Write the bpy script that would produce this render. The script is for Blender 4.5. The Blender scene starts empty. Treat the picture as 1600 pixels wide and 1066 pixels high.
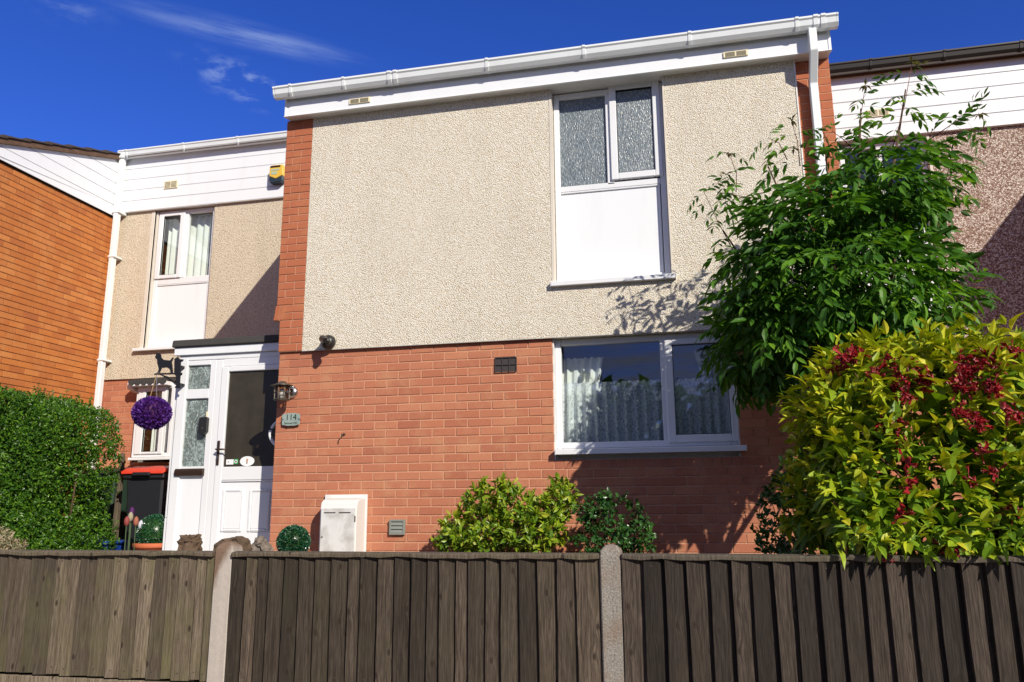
import bpy, bmesh, math, random
from mathutils import Vector, Matrix
random.seed(7)
R = random.Random(11)

# ------------------------------------------------------------------ camera, sky, sun, exposure
sc = bpy.context.scene
col = sc.collection
CAM = Vector((3.8436, -6.8418, 0.5434))
YAW, PITCH, ROLL, FPX = 0.2181, 0.2076, -0.0071, 1224.42
_f = Vector((-math.sin(YAW)*math.cos(PITCH), math.cos(YAW)*math.cos(PITCH), math.sin(PITCH)))
_r = Vector((math.cos(YAW), math.sin(YAW), 0)); _u = _r.cross(_f)
CR = math.cos(ROLL)*_r + math.sin(ROLL)*_u
CU = -math.sin(ROLL)*_r + math.cos(ROLL)*_u
CF = _f
def ray(u, v): return CR*((u-800)/FPX) + CU*((533-v)/FPX) + CF
def at(u, v, Y=0.0):
    d = ray(u, v); return CAM + d*((Y-CAM.y)/d.y)
def atx(u, v, X):
    d = ray(u, v); return CAM + d*((X-CAM.x)/d.x)
def pix(p):
    d = Vector(p)-CAM; w = d.dot(CF)
    return 800+FPX*d.dot(CR)/w, 533-FPX*d.dot(CU)/w, w
cam_d = bpy.data.cameras.new('camera'); cam = bpy.data.objects.new('camera', cam_d); col.objects.link(cam)
cam.matrix_world = Matrix(((CR.x, CU.x, -CF.x, CAM.x), (CR.y, CU.y, -CF.y, CAM.y), (CR.z, CU.z, -CF.z, CAM.z), (0, 0, 0, 1)))
cam_d.sensor_width = 36; cam_d.lens = FPX/1600*36; cam_d.clip_start = .05; cam_d.clip_end = 4000
sc.camera = cam
LDIR = Vector((-0.90, 1.0, -0.75)).normalized()
sun_el = math.asin(-LDIR.z); sun_az = math.atan2(-LDIR.x, -LDIR.y)      # azimuth clockwise from +Y
sun_d = bpy.data.lights.new('sun', 'SUN'); sun_d.energy = 5.0; sun_d.angle = math.radians(.5); sun_d.color = (1, .93, .80)
sun = bpy.data.objects.new('sun', sun_d); col.objects.link(sun)
sun.rotation_euler = LDIR.to_track_quat('-Z', 'Y').to_euler(); sun.location = (8, -8, 9)
w = bpy.data.worlds.new('World'); sc.world = w; w.use_nodes = True
wn, wl = w.node_tree.nodes, w.node_tree.links; wn.clear()
def N(nodes, t, **k):
    n = nodes.new(t)
    for a, b in k.items(): setattr(n, a, b)
    return n
sky = N(wn, 'ShaderNodeTexSky', sky_type='NISHITA'); sky.sun_disc = False
sky.sun_elevation = sun_el; sky.sun_rotation = sun_az
sky.altitude = 0; sky.air_density = 1.0; sky.dust_density = .1; sky.ozone_density = 4.0
hs = N(wn, 'ShaderNodeHueSaturation'); hs.inputs['Saturation'].default_value = 1.1; hs.inputs['Value'].default_value = 1.0
bg = N(wn, 'ShaderNodeBackground'); bg.inputs['Strength'].default_value = .1
out = N(wn, 'ShaderNodeOutputWorld')
tint = N(wn, 'ShaderNodeMix', data_type='RGBA', blend_type='MULTIPLY'); tint.inputs[0].default_value = 1; tint.inputs[7].default_value = (.72, .74, 1.40, 1)   # deep polarised blue
wl.new(sky.outputs[0], tint.inputs[6]); wl.new(tint.outputs[2], hs.inputs['Color'])
# thin cirrus: a layer of noise on a flat sheet of sky (direction / height), kept where the wisps drift
tc = N(wn, 'ShaderNodeTexCoord'); sx = N(wn, 'ShaderNodeSeparateXYZ'); wl.new(tc.outputs['Generated'], sx.inputs[0])
zc = N(wn, 'ShaderNodeMath', operation='MAXIMUM'); wl.new(sx.outputs[2], zc.inputs[0]); zc.inputs[1].default_value = .05
def wmath(op, a, b=None, c=None):
    n = N(wn, 'ShaderNodeMath', operation=op)
    for i, q in enumerate((a, b, c)):
        if q is None: continue
        if hasattr(q, 'links') or hasattr(q, 'is_linked'): wl.new(q, n.inputs[i])
        else: n.inputs[i].default_value = q
    return n.outputs[0]
px = wmath('DIVIDE', sx.outputs[0], zc.outputs[0]); py = wmath('DIVIDE', sx.outputs[1], zc.outputs[0])
cmb = N(wn, 'ShaderNodeCombineXYZ'); wl.new(px, cmb.inputs[0]); wl.new(py, cmb.inputs[1])
def sheet(u, v):
    d = ray(u, v); return Vector((d.x/d.z, d.y/d.z, 0))
def wisp(p0, p1, width, scale, seed, lo, hi, puff=False):
    a, b = sheet(*p0), sheet(*p1); d = b-a; L = d.length; ang = math.atan2(d.y, d.x)
    mp = N(wn, 'ShaderNodeMapping', vector_type='TEXTURE'); wl.new(cmb.outputs[0], mp.inputs[0])
    mp.inputs['Location'].default_value = (a+b)/2; mp.inputs['Rotation'].default_value = (0, 0, ang)
    mp.inputs['Scale'].default_value = (L/2, width, 1)
    ln = N(wn, 'ShaderNodeVectorMath', operation='LENGTH')
    nz = N(wn, 'ShaderNodeTexNoise'); nz.inputs['Scale'].default_value = scale*(3 if puff else 1); nz.inputs['Detail'].default_value = 7; nz.inputs['Roughness'].default_value = .62
    off = N(wn, 'ShaderNodeVectorMath', operation='ADD'); off.inputs[1].default_value = (seed, seed*.7, 0)
    wl.new(cmb.outputs[0] if puff else mp.outputs[0], off.inputs[0]); wl.new(off.outputs[0], nz.inputs['Vector']); wl.new(mp.outputs[0], ln.inputs[0])
    m = N(wn, 'ShaderNodeMapRange', interpolation_type='SMOOTHSTEP'); m.inputs[1].default_value = 1.0; m.inputs[2].default_value = .0
    wl.new(ln.outputs['Value'], m.inputs[0])
    q = N(wn, 'ShaderNodeMapRange', interpolation_type='SMOOTHSTEP'); q.inputs[1].default_value = lo; q.inputs[2].default_value = hi
    wl.new(nz.outputs[0], q.inputs[0])
    return wmath('MULTIPLY', m.outputs[0], q.outputs[0])
f1 = wisp((110, -12), (620, 112), .07, 1.4, 3.1, .26, .76)
f2 = wisp((265, 62), (480, 190), .12, 4.2, 8.4, .47, .68, True)
f3 = wisp((0, -40), (200, 45), .12, 3.0, 5.2, .45, .80, True)
ff = wmath('ADD', wmath('ADD', wmath('MULTIPLY', f1, .8), wmath('MULTIPLY', f2, .8)), wmath('MULTIPLY', f3, .45))
ff = wmath('MINIMUM', wmath('MULTIPLY', ff, .62), .55)
# broken cloud over the half of the sky behind the photographer, as the window panes mirror it
nzc = N(wn, 'ShaderNodeTexNoise'); nzc.inputs['Scale'].default_value = .75; nzc.inputs['Detail'].default_value = 8; nzc.inputs['Roughness'].default_value = .58; wl.new(cmb.outputs[0], nzc.inputs['Vector'])
cov = N(wn, 'ShaderNodeMapRange', interpolation_type='SMOOTHSTEP'); cov.inputs[1].default_value = .34; cov.inputs[2].default_value = .60; wl.new(nzc.outputs[0], cov.inputs[0])
bh = N(wn, 'ShaderNodeMapRange', interpolation_type='SMOOTHSTEP'); bh.inputs[1].default_value = .30; bh.inputs[2].default_value = -.25; wl.new(sx.outputs[1], bh.inputs[0])
fb_ = wmath('MULTIPLY', wmath('MULTIPLY', cov.outputs[0], bh.outputs[0]), .85)
mx = N(wn, 'ShaderNodeMix', data_type='RGBA'); wl.new(ff, mx.inputs[0]); wl.new(hs.outputs[0], mx.inputs[6]); mx.inputs[7].default_value = (4.2, 5.4, 8.2, 1)
mx2 = N(wn, 'ShaderNodeMix', data_type='RGBA'); wl.new(fb_, mx2.inputs[0]); wl.new(mx.outputs[2], mx2.inputs[6]); mx2.inputs[7].default_value = (3.6, 3.5, 3.4, 1)
wl.new(mx2.outputs[2], bg.inputs[0]); wl.new(bg.outputs[0], out.inputs[0])
vs = sc.view_settings; vs.view_transform = 'Standard'; vs.look = 'None'; vs.exposure = .12; vs.gamma = 1; vs.use_curve_mapping = False
try:
    sc.cycles.use_denoising = True; sc.cycles.max_bounces = 8; sc.cycles.transparent_max_bounces = 16
    sc.cycles.use_adaptive_sampling = False
except Exception: pass

# ------------------------------------------------------------------ materials
MATS = {}
class Mat:
    def __init__(s, name):
        s.m = bpy.data.materials.new(name); s.m.use_nodes = True
        s.n, s.l = s.m.node_tree.nodes, s.m.node_tree.links
        s.b = s.n['Principled BSDF']; s.out = s.n['Material Output']; MATS[name] = s.m
        s.tc = None
    def coord(s, which='Object'):
        if s.tc is None: s.tc = s.n.new('ShaderNodeTexCoord')
        return s.tc.outputs[which]
    def map(s, scale=(1, 1, 1), rot=(0, 0, 0), which='Object', vec=None):
        mp = s.n.new('ShaderNodeMapping'); mp.inputs['Scale'].default_value = scale; mp.inputs['Rotation'].default_value = rot
        s.l.new(vec or s.coord(which), mp.inputs[0]); return mp.outputs[0]
    def noise(s, scale, vec=None, detail=4, rough=.55, dist=0):
        t = s.n.new('ShaderNodeTexNoise'); t.inputs['Scale'].default_value = scale; t.inputs['Detail'].default_value = detail
        t.inputs['Roughness'].default_value = rough; t.inputs['Distortion'].default_value = dist
        s.l.new(vec or s.coord(), t.inputs['Vector']); return t.outputs[0]
    def voro(s, scale, vec=None, feature='F1', outp='Distance', rnd=1):
        t = s.n.new('ShaderNodeTexVoronoi'); t.feature = feature; t.inputs['Scale'].default_value = scale; t.inputs['Randomness'].default_value = rnd
        s.l.new(vec or s.coord(), t.inputs['Vector']); return t.outputs[outp]
    def ramp(s, fac, stops, interp='LINEAR'):
        r = s.n.new('ShaderNodeValToRGB'); s.l.new(fac, r.inputs[0]); e = r.color_ramp.elements; r.color_ramp.interpolation = interp
        while len(e) < len(stops): e.new(.5)
        for i, (p, c) in enumerate(stops):
            e[i].position = p; e[i].color = (c[0], c[1], c[2], 1) if hasattr(c, '__len__') else (c, c, c, 1)
        return r.outputs[0]
    def mix(s, f, a, b, mode='MIX'):
        n = s.n.new('ShaderNodeMix'); n.data_type = 'RGBA'; n.blend_type = mode
        for i, q in ((0, f), (6, a), (7, b)):
            if isinstance(q, bpy.types.NodeSocket): s.l.new(q, n.inputs[i])
            elif i == 0: n.inputs[0].default_value = q
            else: n.inputs[i].default_value = (q[0], q[1], q[2], 1)
        return n.outputs[2]
    def math(s, op, a, b=0.0, c=None):
        n = s.n.new('ShaderNodeMath'); n.operation = op
        for i, q in enumerate((a, b, c)):
            if q is None: continue
            if isinstance(q, bpy.types.NodeSocket): s.l.new(q, n.inputs[i])
            else: n.inputs[i].default_value = q
        return n.outputs[0]
    def bump(s, h, strength=.5, dist=.01, normal=None):
        b = s.n.new('ShaderNodeBump'); b.inputs['Strength'].default_value = strength; b.inputs['Distance'].default_value = dist
        s.l.new(h, b.inputs['Height'])
        if normal: s.l.new(normal, b.inputs['Normal'])
        s.l.new(b.outputs[0], s.b.inputs['Normal']); return b.outputs[0]
    def color(s, c):
        if isinstance(c, bpy.types.NodeSocket): s.l.new(c, s.b.inputs['Base Color'])
        else: s.b.inputs['Base Color'].default_value = (c[0], c[1], c[2], 1)
        return s
    def rough(s, r, spec=.5, metal=0):
        if isinstance(r, bpy.types.NodeSocket): s.l.new(r, s.b.inputs['Roughness'])
        else: s.b.inputs['Roughness'].default_value = r
        s.b.inputs['Specular IOR Level'].default_value = spec; s.b.inputs['Metallic'].default_value = metal; return s
    def rnd(s):          # one random number for each piece: the object's own, or the piece's stored one
        oi = s.n.new('ShaderNodeObjectInfo'); a = s.n.new('ShaderNodeAttribute'); a.attribute_name = 'rnd'
        return s.math('FRACT', s.math('ADD', oi.outputs['Random'], a.outputs['Fac']))
    def attr(s, name):
        a = s.n.new('ShaderNodeAttribute'); a.attribute_name = name; return a.outputs['Fac']

def simple(name, c, rough=.5, spec=.5, metal=0, dirt=.12, scale=6, bump=0, bscale=60, dirtc=None):
    m = Mat(name); n = m.noise(scale, detail=5)
    dc = dirtc or tuple(x*(1-dirt*3) for x in c)
    m.color(m.mix(m.ramp(n, [(.35, 0), (.75, min(1, dirt*4))]), c, dc)).rough(rough, spec, metal)
    if bump: m.bump(m.noise(bscale, detail=4), bump, .004)
    return m.m

def brick_mat(name, stops, blotch, rough=.9, streak=True):
    m = Mat(name); r = m.rnd()
    base = m.ramp(r, stops)
    n1 = m.noise(14, m.map((1, 1, 2.2)), 5); n2 = m.noise(55, m.map((3.0, 1, .6)), 4); n3 = m.noise(260, detail=3)
    oi = m.n.new('ShaderNodeObjectInfo'); 
    wv = m.n.new('ShaderNodeNewGeometry'); n4 = m.noise(5, wv.outputs['Position'], 5)
    c = m.mix(m.math('MULTIPLY', m.ramp(n4, [(.5, 0), (.72, 1)]), .55), base, blotch)
    c = m.mix(m.math('MULTIPLY', m.ramp(n2, [(.35, 0), (.7, 1)]), .30), c, tuple(x*.62 for x in stops[0][1]))
    c = m.mix(m.math('MULTIPLY', m.ramp(n3, [(.4, 1), (.6, 0)]), .25), c, tuple(x*.5 for x in stops[0][1]))
    m.color(c).rough(rough, .25)
    m.bump(m.math('ADD', m.math('MULTIPLY', n2, .8), n3), .55, .004)
    return m.m
brick_mat('brick_pink', [(0, (.44, .155, .088)), (.25, (.53, .20, .11)), (.5, (.48, .18, .105)), (.75, (.57, .235, .13)), (.9, (.50, .19, .11)), (1, (.42, .145, .085))], (.60, .33, .18))
brick_mat('brick_pier', [(0, (.44, .14, .068)), (.5, (.48, .155, .078)), (1, (.43, .135, .062))], (.56, .24, .11))
brick_mat('brick_orange', [(0, (.47, .155, .045)), (.3, (.60, .205, .052)), (.55, (.46, .14, .042)), (.75, (.64, .25, .075)), (.9, (.54, .18, .048)), (1, (.42, .13, .045))], (.66, .29, .10))
def brick_tex(name, a, b, mo, axis):
    m = Mat(name); sp_ = m.n.new('ShaderNodeSeparateXYZ'); m.l.new(m.coord('Object'), sp_.inputs[0]); cb_ = m.n.new('ShaderNodeCombineXYZ')
    m.l.new(sp_.outputs[axis], cb_.inputs[0]); m.l.new(sp_.outputs[2], cb_.inputs[1])
    t = m.n.new('ShaderNodeTexBrick'); m.l.new(cb_.outputs[0], t.inputs['Vector']); t.inputs['Scale'].default_value = 1; t.inputs['Brick Width'].default_value = .225; t.inputs['Row Height'].default_value = .0779
    t.inputs['Mortar Size'].default_value = .005; t.inputs['Color1'].default_value = (*a, 1); t.inputs['Color2'].default_value = (*b, 1); t.inputs['Mortar'].default_value = (*mo, 1)
    n = m.noise(40, detail=5); m.color(m.mix(m.math('MULTIPLY', n, .4), t.outputs[0], tuple(x*.6 for x in a))).rough(.9, .25); m.bump(m.math('SUBTRACT', m.math('MULTIPLY', n, .3), t.outputs['Fac']), .6, .005)
brick_tex('brick_orange_x', (.47, .155, .045), (.60, .205, .052), (.22, .085, .035), 0); brick_tex('brick_orange_y', (.47, .155, .045), (.60, .205, .052), (.22, .085, .035), 1)
brick_tex('brick_pink_y', (.46, .165, .09), (.54, .21, .115), (.60, .34, .22), 1)
def mortar(name, c):
    m = Mat(name); n = m.noise(90, detail=4)
    m.color(m.mix(n, tuple(x*.75 for x in c), tuple(x*1.15 for x in c))).rough(.95, .2); m.bump(n, .6, .004); return m.m
mortar('mortar_pink', (.57, .30, .19)); mortar('mortar_orange', (.22, .085, .035)); mortar('mortar_pier', (.50, .27, .18))

def pebble(name, cols, gap, scale=98, big=.08, strength=1.0):
    m = Mat(name); v = m.map((1, 1, 1))
    wob = m.noise(30, v, 2); 
    d = m.voro(scale, v, 'F1'); cc = m.voro(scale, v, 'F1', 'Color'); d2 = m.voro(scale*2.3, v, 'F1')
    sep = m.n.new('ShaderNodeSeparateColor'); m.l.new(cc, sep.inputs[0])
    base = m.ramp(sep.outputs[0], cols)
    g = m.ramp(d, [(.52, 0), (.86, 1)])
    c = m.mix(m.math('MULTIPLY', g, .75), base, gap)
    lg = m.noise(1.3, v, 4); st = m.noise(2.2, m.map((1.6, 1, .25)), 4)
    c = m.mix(m.math('MULTIPLY', m.ramp(lg, [(.42, 0), (.75, 1)]), big), c, gap)
    c = m.mix(m.math('MULTIPLY', m.ramp(st, [(.48, 0), (.78, 1)]), big*2.0), c, gap)
    m.color(c).rough(.85, .25)
    h = m.math('ADD', m.math('MULTIPLY', m.ramp(d, [(.1, 1), (.75, 0)]), 1.0), m.math('MULTIPLY', m.ramp(d2, [(.1, 1), (.8, 0)]), .35))
    m.bump(m.math('ADD', h, m.math('MULTIPLY', wob, .8)), strength, .006); return m.m
pebble('pebble_cream', [(0, (.66, .56, .42)), (.25, (.79, .715, .59)), (.6, (.84, .785, .67)), (.85, (.89, .85, .75)), (1, (.73, .63, .49))], (.38, .32, .23))
pebble('pebble_tan', [(0, (.62, .50, .36)), (.3, (.74, .63, .48)), (.7, (.81, .72, .58)), (1, (.68, .56, .42))], (.34, .27, .19), 98)
pebble('pebble_brown', [(0, (.20, .115, .085)), (.3, (.30, .18, .14)), (.5, (.48, .38, .31)), (.7, (.78, .70, .62)), (.85, (.62, .52, .45)), (1, (.26, .15, .115))], (.16, .10, .075), 72, .05)

simple('pvc', (.74, .75, .77), .32, .5, dirt=.03, scale=2.5)
simple('pvc_board', (.77, .785, .81), .38, .5, dirt=.02, scale=1.5)
simple('pvc_dirty', (.74, .74, .72), .45, .45, dirt=.12, scale=5)
simple('gutter_pvc', (.78, .81, .82), .35, .5, dirt=.07, scale=3)
simple('reveal', (.66, .60, .52), .7, .3, dirt=.1)
simple('soffit_grey', (.42, .40, .38), .7, .3)
simple('cream_plastic', (.78, .69, .47), .45, .5, dirt=.06)
simple('black_plastic', (.018, .017, .017), .38, .5, dirt=0.05)
simple('bin_black', (.014, .014, .018), .5, .5, dirt=.05)
simple('bin_red', (.62, .045, .02), .42, .5, dirt=.08)
simple('felt', (.055, .052, .05), .85, .3, dirt=.1, scale=12, bump=.4)
simple('black_iron', (.012, .012, .013), .42, .5)
simple('slot_dark', (.02, .016, .012), .9, .1)
simple('bronze', (.15, .125, .10), .35, .5, metal=.6, dirt=.12, scale=18)
simple('chrome', (.7, .68, .64), .22, .5, metal=1)
simple('brass_dark', (.05, .028, .02), .35, .5, metal=.3)
simple('vent_dark', (.05, .042, .042), .7, .3, dirt=.1)
simple('vent_grey', (.22, .235, .21), .5, .4, dirt=.1)
simple('terracotta', (.50, .13, .055), .75, .3, dirt=.07, scale=9)
simple('stone_brown', (.14, .095, .062), .95, .2, dirt=.2, scale=14, bump=1, bscale=26)
simple('stone_grey', (.22, .185, .15), .95, .2, dirt=.2, scale=14, bump=1, bscale=26)
simple('blue_plastic', (.012, .05, .28), .45, .5)
simple('green_plastic', (.02, .045, .03), .5, .5)
simple('roof_tile', (.075, .06, .052), .85, .3, dirt=.12, scale=9, bump=.5)
simple('roof_mortar', (.15, .09, .06), .9, .2, dirt=.2, scale=12, bump=.8, bscale=40)
simple('gutter_dark', (.022, .018, .016), .5, .4)
simple('alarm_yellow', (.72, .45, .06), .4, .5, dirt=.05)
simple('alarm_blue', (.02, .035, .05), .4, .5)
simple('alarm_pale', (.42, .52, .38), .4, .5)
simple('interior_wall', (.34, .33, .31), .9, .2)
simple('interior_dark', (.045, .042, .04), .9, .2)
simple('rope', (.42, .27, .14), .9, .2)
simple('sticker_white', (.78, .79, .80), .5, .4, dirt=0)
simple('sticker_green', (.05, .33, .09), .5, .4, dirt=0)
simple('sticker_tan', (.42, .24, .13), .6, .3, dirt=0)
simple('plaque_text', (.012, .014, .014), .5, .4, dirt=0)
simple('bead_white', (.82, .80, .75), .45, .5)
simple('tulip_red', (.24, .05, .045), .65, .3); simple('tulip_orange', (.32, .11, .07), .65, .3); simple('tulip_purple', (.07, .012, .09), .65, .3)  # bloom colours darkened: the shade over the tulips is put into them
simple('tulip_cream', (.30, .26, .18), .65, .3); simple('tulip_white', (.5, .5, .56), .5, .4); simple('stem_green', (.06, .10, .045), .7, .3)  # cream and white blooms darkened too, shade baked into the colour
simple('soil', (.07, .05, .035), .95, .1, dirt=.2, scale=7, bump=1, bscale=30)
simple('asphalt', (.055, .055, .057), .9, .3, dirt=.1, scale=3, bump=.6, bscale=160)
simple('slab', (.30, .27, .24), .9, .25, dirt=.1, scale=5, bump=.5, bscale=90)
simple('twig', (.10, .065, .04), .9, .2, dirt=.1, scale=30)
simple('twig_red', (.14, .055, .035), .8, .3)

for nm_ in ('pvc_board', 'pvc', 'gutter_pvc'):
    mt_ = MATS[nm_]; nt = mt_.node_tree; bs = nt.nodes['Principled BSDF']; src = bs.inputs['Base Color'].links[0].from_socket
    g_ = nt.nodes.new('ShaderNodeNewGeometry'); mp_ = nt.nodes.new('ShaderNodeMapping'); mp_.inputs['Scale'].default_value = (4, 4, .7); nt.links.new(g_.outputs['Position'], mp_.inputs[0])
    n_ = nt.nodes.new('ShaderNodeTexNoise'); n_.inputs['Scale'].default_value = 1.6; n_.inputs['Detail'].default_value = 7; n_.inputs['Roughness'].default_value = .65; nt.links.new(mp_.outputs[0], n_.inputs['Vector'])
    r_m = nt.nodes.new('ShaderNodeMapRange'); r_m.inputs[1].default_value = .5; r_m.inputs[2].default_value = .82; r_m.inputs[4].default_value = .16; nt.links.new(n_.outputs[0], r_m.inputs[0])
    mx_ = nt.nodes.new('ShaderNodeMix'); mx_.data_type = 'RGBA'; nt.links.new(r_m.outputs[0], mx_.inputs[0]); nt.links.new(src, mx_.inputs[6]); mx_.inputs[7].default_value = (.42, .41, .37, 1); nt.links.new(mx_.outputs[2], bs.inputs['Base Color'])
m = Mat('plaque_glass'); n = m.noise(9, detail=2); m.color(m.mix(n, (.20, .27, .245), (.34, .41, .375))).rough(.12, .6)
m = Mat('meter_white'); n = m.noise(7, detail=5, dist=.6); m.color(m.mix(m.ramp(n, [(.42, 0), (.75, .9)]), (.66, .66, .65), (.36, .34, .31))).rough(.5, .4)
m = Mat('meter_body'); m.color((.70, .70, .68)).rough(.45, .4)
m = Mat('concrete_post'); n = m.noise(120, detail=5, rough=.7); n2 = m.noise(9, detail=4)
m.color(m.mix(m.ramp(n2, [(.45, 0), (.7, .6)]), m.ramp(n, [(.3, (.12, .10, .085)), (.5, (.26, .235, .205)), (.7, (.38, .35, .31))]), (.20, .125, .08))).rough(.95, .2); m.bump(n, .9, .006)
m = Mat('concrete_smooth'); n = m.noise(50, detail=5, rough=.7); n2 = m.noise(3.5, m.map((2.2, 1, .8)), 4)
sp = m.n.new('ShaderNodeSeparateXYZ'); m.l.new(m.coord('Object'), sp.inputs[0])
st = m.math('ADD', m.math('MULTIPLY', m.math('SUBTRACT', sp.outputs[2], .21), 5.0), m.math('MULTIPLY', sp.outputs[0], -13.0)); st = m.math('ADD', st, m.math('MULTIPLY', m.math('SUBTRACT', n2, .5), 2.0))
m.color(m.mix(m.ramp(st, [(.0, 0), (.45, .9)]), m.mix(n, (.34, .30, .26), (.48, .43, .385)), m.mix(n, (.10, .06, .035), (.20, .12, .075)))).rough(.95, .2); m.bump(n, .6, .004)

def wood(name, a, b, moss, mossf):
    m = Mat(name); r = m.rnd(); gv = m.n.new('ShaderNodeVectorMath'); gv.operation = 'ADD'
    cm = m.n.new('ShaderNodeCombineXYZ'); m.l.new(m.math('MULTIPLY', r, 37.0), cm.inputs[0]); m.l.new(m.math('MULTIPLY', r, 91.0), cm.inputs[2])
    m.l.new(m.coord('Object'), gv.inputs[0]); m.l.new(cm.outputs[0], gv.inputs[1]); v0 = gv.outputs[0]
    s2 = m.n.new('ShaderNodeSeparateXYZ'); m.l.new(v0, s2.inputs[0]); c2 = m.n.new('ShaderNodeCombineXYZ'); m.l.new(s2.outputs[0], c2.inputs[0]); m.l.new(s2.outputs[2], c2.inputs[1])
    kn = m.voro(5.0, m.map((1.6, .75, 1), vec=c2.outputs[0]), 'F1'); kn.node.voronoi_dimensions = '2D'      # knots
    kmask = m.ramp(kn, [(.035, 1), (.075, 0)])
    warp = m.n.new('ShaderNodeVectorMath'); warp.operation = 'ADD'; kc = m.n.new('ShaderNodeCombineXYZ')
    m.l.new(m.math('MULTIPLY', m.ramp(kn, [(.0, 1), (.22, 0)]), .011), kc.inputs[0]); m.l.new(v0, warp.inputs[0]); m.l.new(kc.outputs[0], warp.inputs[1])
    g1 = m.noise(9, m.map((16, 4, .55), vec=warp.outputs[0]), 6, .6, .08); g2 = m.noise(30, m.map((14, 6, .5), vec=warp.outputs[0]), 4)
    g3 = m.noise(2.6, m.map((1.5, 1, 1), vec=v0), 4)
    base = m.mix(m.ramp(g1, [(.36, 0), (.64, 1)]), a, b)
    tone = m.ramp(r, [(0, .45), (.3, .8), (.55, 1.0), (.8, 1.25), (1, 1.7)])
    c = m.mix(1.0, base, tone, 'MULTIPLY')
    c = m.mix(m.math('MULTIPLY', m.ramp(g2, [(.45, 0), (.60, 1)]), .6), c, tuple(x*.35 for x in a))
    c = m.mix(m.math('MULTIPLY', m.ramp(g3, [(.45, 0), (.75, 1)]), mossf), c, moss)
    c = m.mix(m.math('MULTIPLY', kmask, .8), c, (.018, .011, .007))
    m.color(c).rough(.85, .3); m.bump(m.math('ADD', m.math('ADD', g1, g2), m.math('MULTIPLY', kmask, -.6)), .5, .004); return m.m
wood('wood_left', (.085, .062, .042), (.175, .138, .10), (.115, .11, .04), .55)
wood('wood_mid', (.032, .022, .015), (.082, .062, .046), (.045, .040, .018), .35)
wood('wood_right', (.018, .012, .009), (.060, .045, .035), (.028, .020, .013), .30)  # darker than the other bays: lens falloff put into the wood colour
wood('wood_cap', (.10, .075, .052), (.20, .16, .115), (.10, .095, .04), .4)

def leafmat(name, stops, rough=.45, trans=.35, spec=.45):
    m = Mat(name); r = m.rnd(); c = m.ramp(r, stops)
    n = m.noise(40, detail=2); c = m.mix(m.math('MULTIPLY', n, .35), c, tuple(x*.55 for x in stops[0][1]))
    m.color(c).rough(rough, spec)
    t = m.n.new('ShaderNodeBsdfTranslucent'); m.l.new(m.mix(1.0, c, (1.25, 1.2, .5), 'MULTIPLY'), t.inputs[0])
    mxs = m.n.new('ShaderNodeMixShader'); mxs.inputs[0].default_value = trans
    m.l.new(m.b.outputs[0], mxs.inputs[1]); m.l.new(t.outputs[0], mxs.inputs[2]); m.l.new(mxs.outputs[0], m.out.inputs[0]); return m.m
leafmat('leaf_elder', [(0, (.04, .125, .012)), (.4, (.065, .19, .015)), (.75, (.13, .31, .022)), (1, (.21, .43, .03))], .5, .4, .35)
leafmat('leaf_elder_tip', [(0, (.10, .11, .03)), (.5, (.14, .10, .035)), (1, (.10, .16, .03))])
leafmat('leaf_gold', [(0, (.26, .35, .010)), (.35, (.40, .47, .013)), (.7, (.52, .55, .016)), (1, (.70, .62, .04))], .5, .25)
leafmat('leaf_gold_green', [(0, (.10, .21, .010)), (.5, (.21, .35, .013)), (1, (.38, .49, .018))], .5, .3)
leafmat('leaf_choisya', [(0, (.10, .20, .012)), (.4, (.17, .30, .015)), (.8, (.28, .40, .02)), (1, (.45, .47, .04))], .4, .3)
leafmat('leaf_rose', [(0, (.02, .07, .015)), (.5, (.035, .115, .022)), (1, (.07, .17, .03))], .28, .2)
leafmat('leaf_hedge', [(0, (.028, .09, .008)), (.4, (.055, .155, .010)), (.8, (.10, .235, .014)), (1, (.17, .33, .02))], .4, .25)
leafmat('leaf_variegated', [(0, (.18, .20, .09)), (.5, (.46, .40, .27)), (1, (.42, .22, .17))], .5, .3)
leafmat('leaf_box', [(0, (.008, .045, .025)), (.5, (.014, .085, .04)), (.85, (.03, .16, .07)), (1, (.35, .45, .32))], .25, .1, .6)
leafmat('petal_purple', [(0, (.055, .012, .17)), (.5, (.10, .02, .27)), (1, (.20, .07, .42))], .45, .2)
leafmat('petal_red', [(0, (.16, .003, .010)), (.5, (.28, .005, .012)), (1, (.44, .015, .026))], .5, .15)

def glass(name, tint=(.93, .96, .95), ior=1.9):
    m = Mat(name); n, l = m.n, m.l
    lw_ = n.new('ShaderNodeLayerWeight'); lw_.inputs[0].default_value = .5
    f0 = ((ior-1)/(ior+1))**2; fr_ = m.math('MULTIPLY_ADD', m.math('POWER', lw_.outputs['Facing'], 5.0), 1-f0, f0); fr = fr_.node
    tr = n.new('ShaderNodeBsdfTransparent'); tr.inputs[0].default_value = (*tint, 1)
    gl = n.new('ShaderNodeBsdfGlossy'); gl.inputs['Roughness'].default_value = .015; gl.inputs[0].default_value = (.95, .97, 1, 1)
    ms = n.new('ShaderNodeMixShader'); l.new(fr.outputs[0], ms.inputs[0]); l.new(tr.outputs[0], ms.inputs[1]); l.new(gl.outputs[0], ms.inputs[2]); l.new(ms.outputs[0], m.out.inputs[0])
glass('glass_clear', ior=1.65); glass('glass_lamp', (.75, .73, .68), 1.5)
m = Mat('glass_reeded'); v = m.map((1, 1, .22)); v1 = m.voro(150, v, 'F1'); v2 = m.noise(130, v, 3)
m.color(m.ramp(m.math('ADD', m.math('MULTIPLY', v1, .6), m.math('MULTIPLY', v2, .6)), [(.3, (.055, .068, .078)), (.55, (.11, .135, .15)), (.85, (.27, .32, .35))])).rough(.3, .6); m.bump(m.math('ADD', v1, v2), .7, .003)
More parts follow.
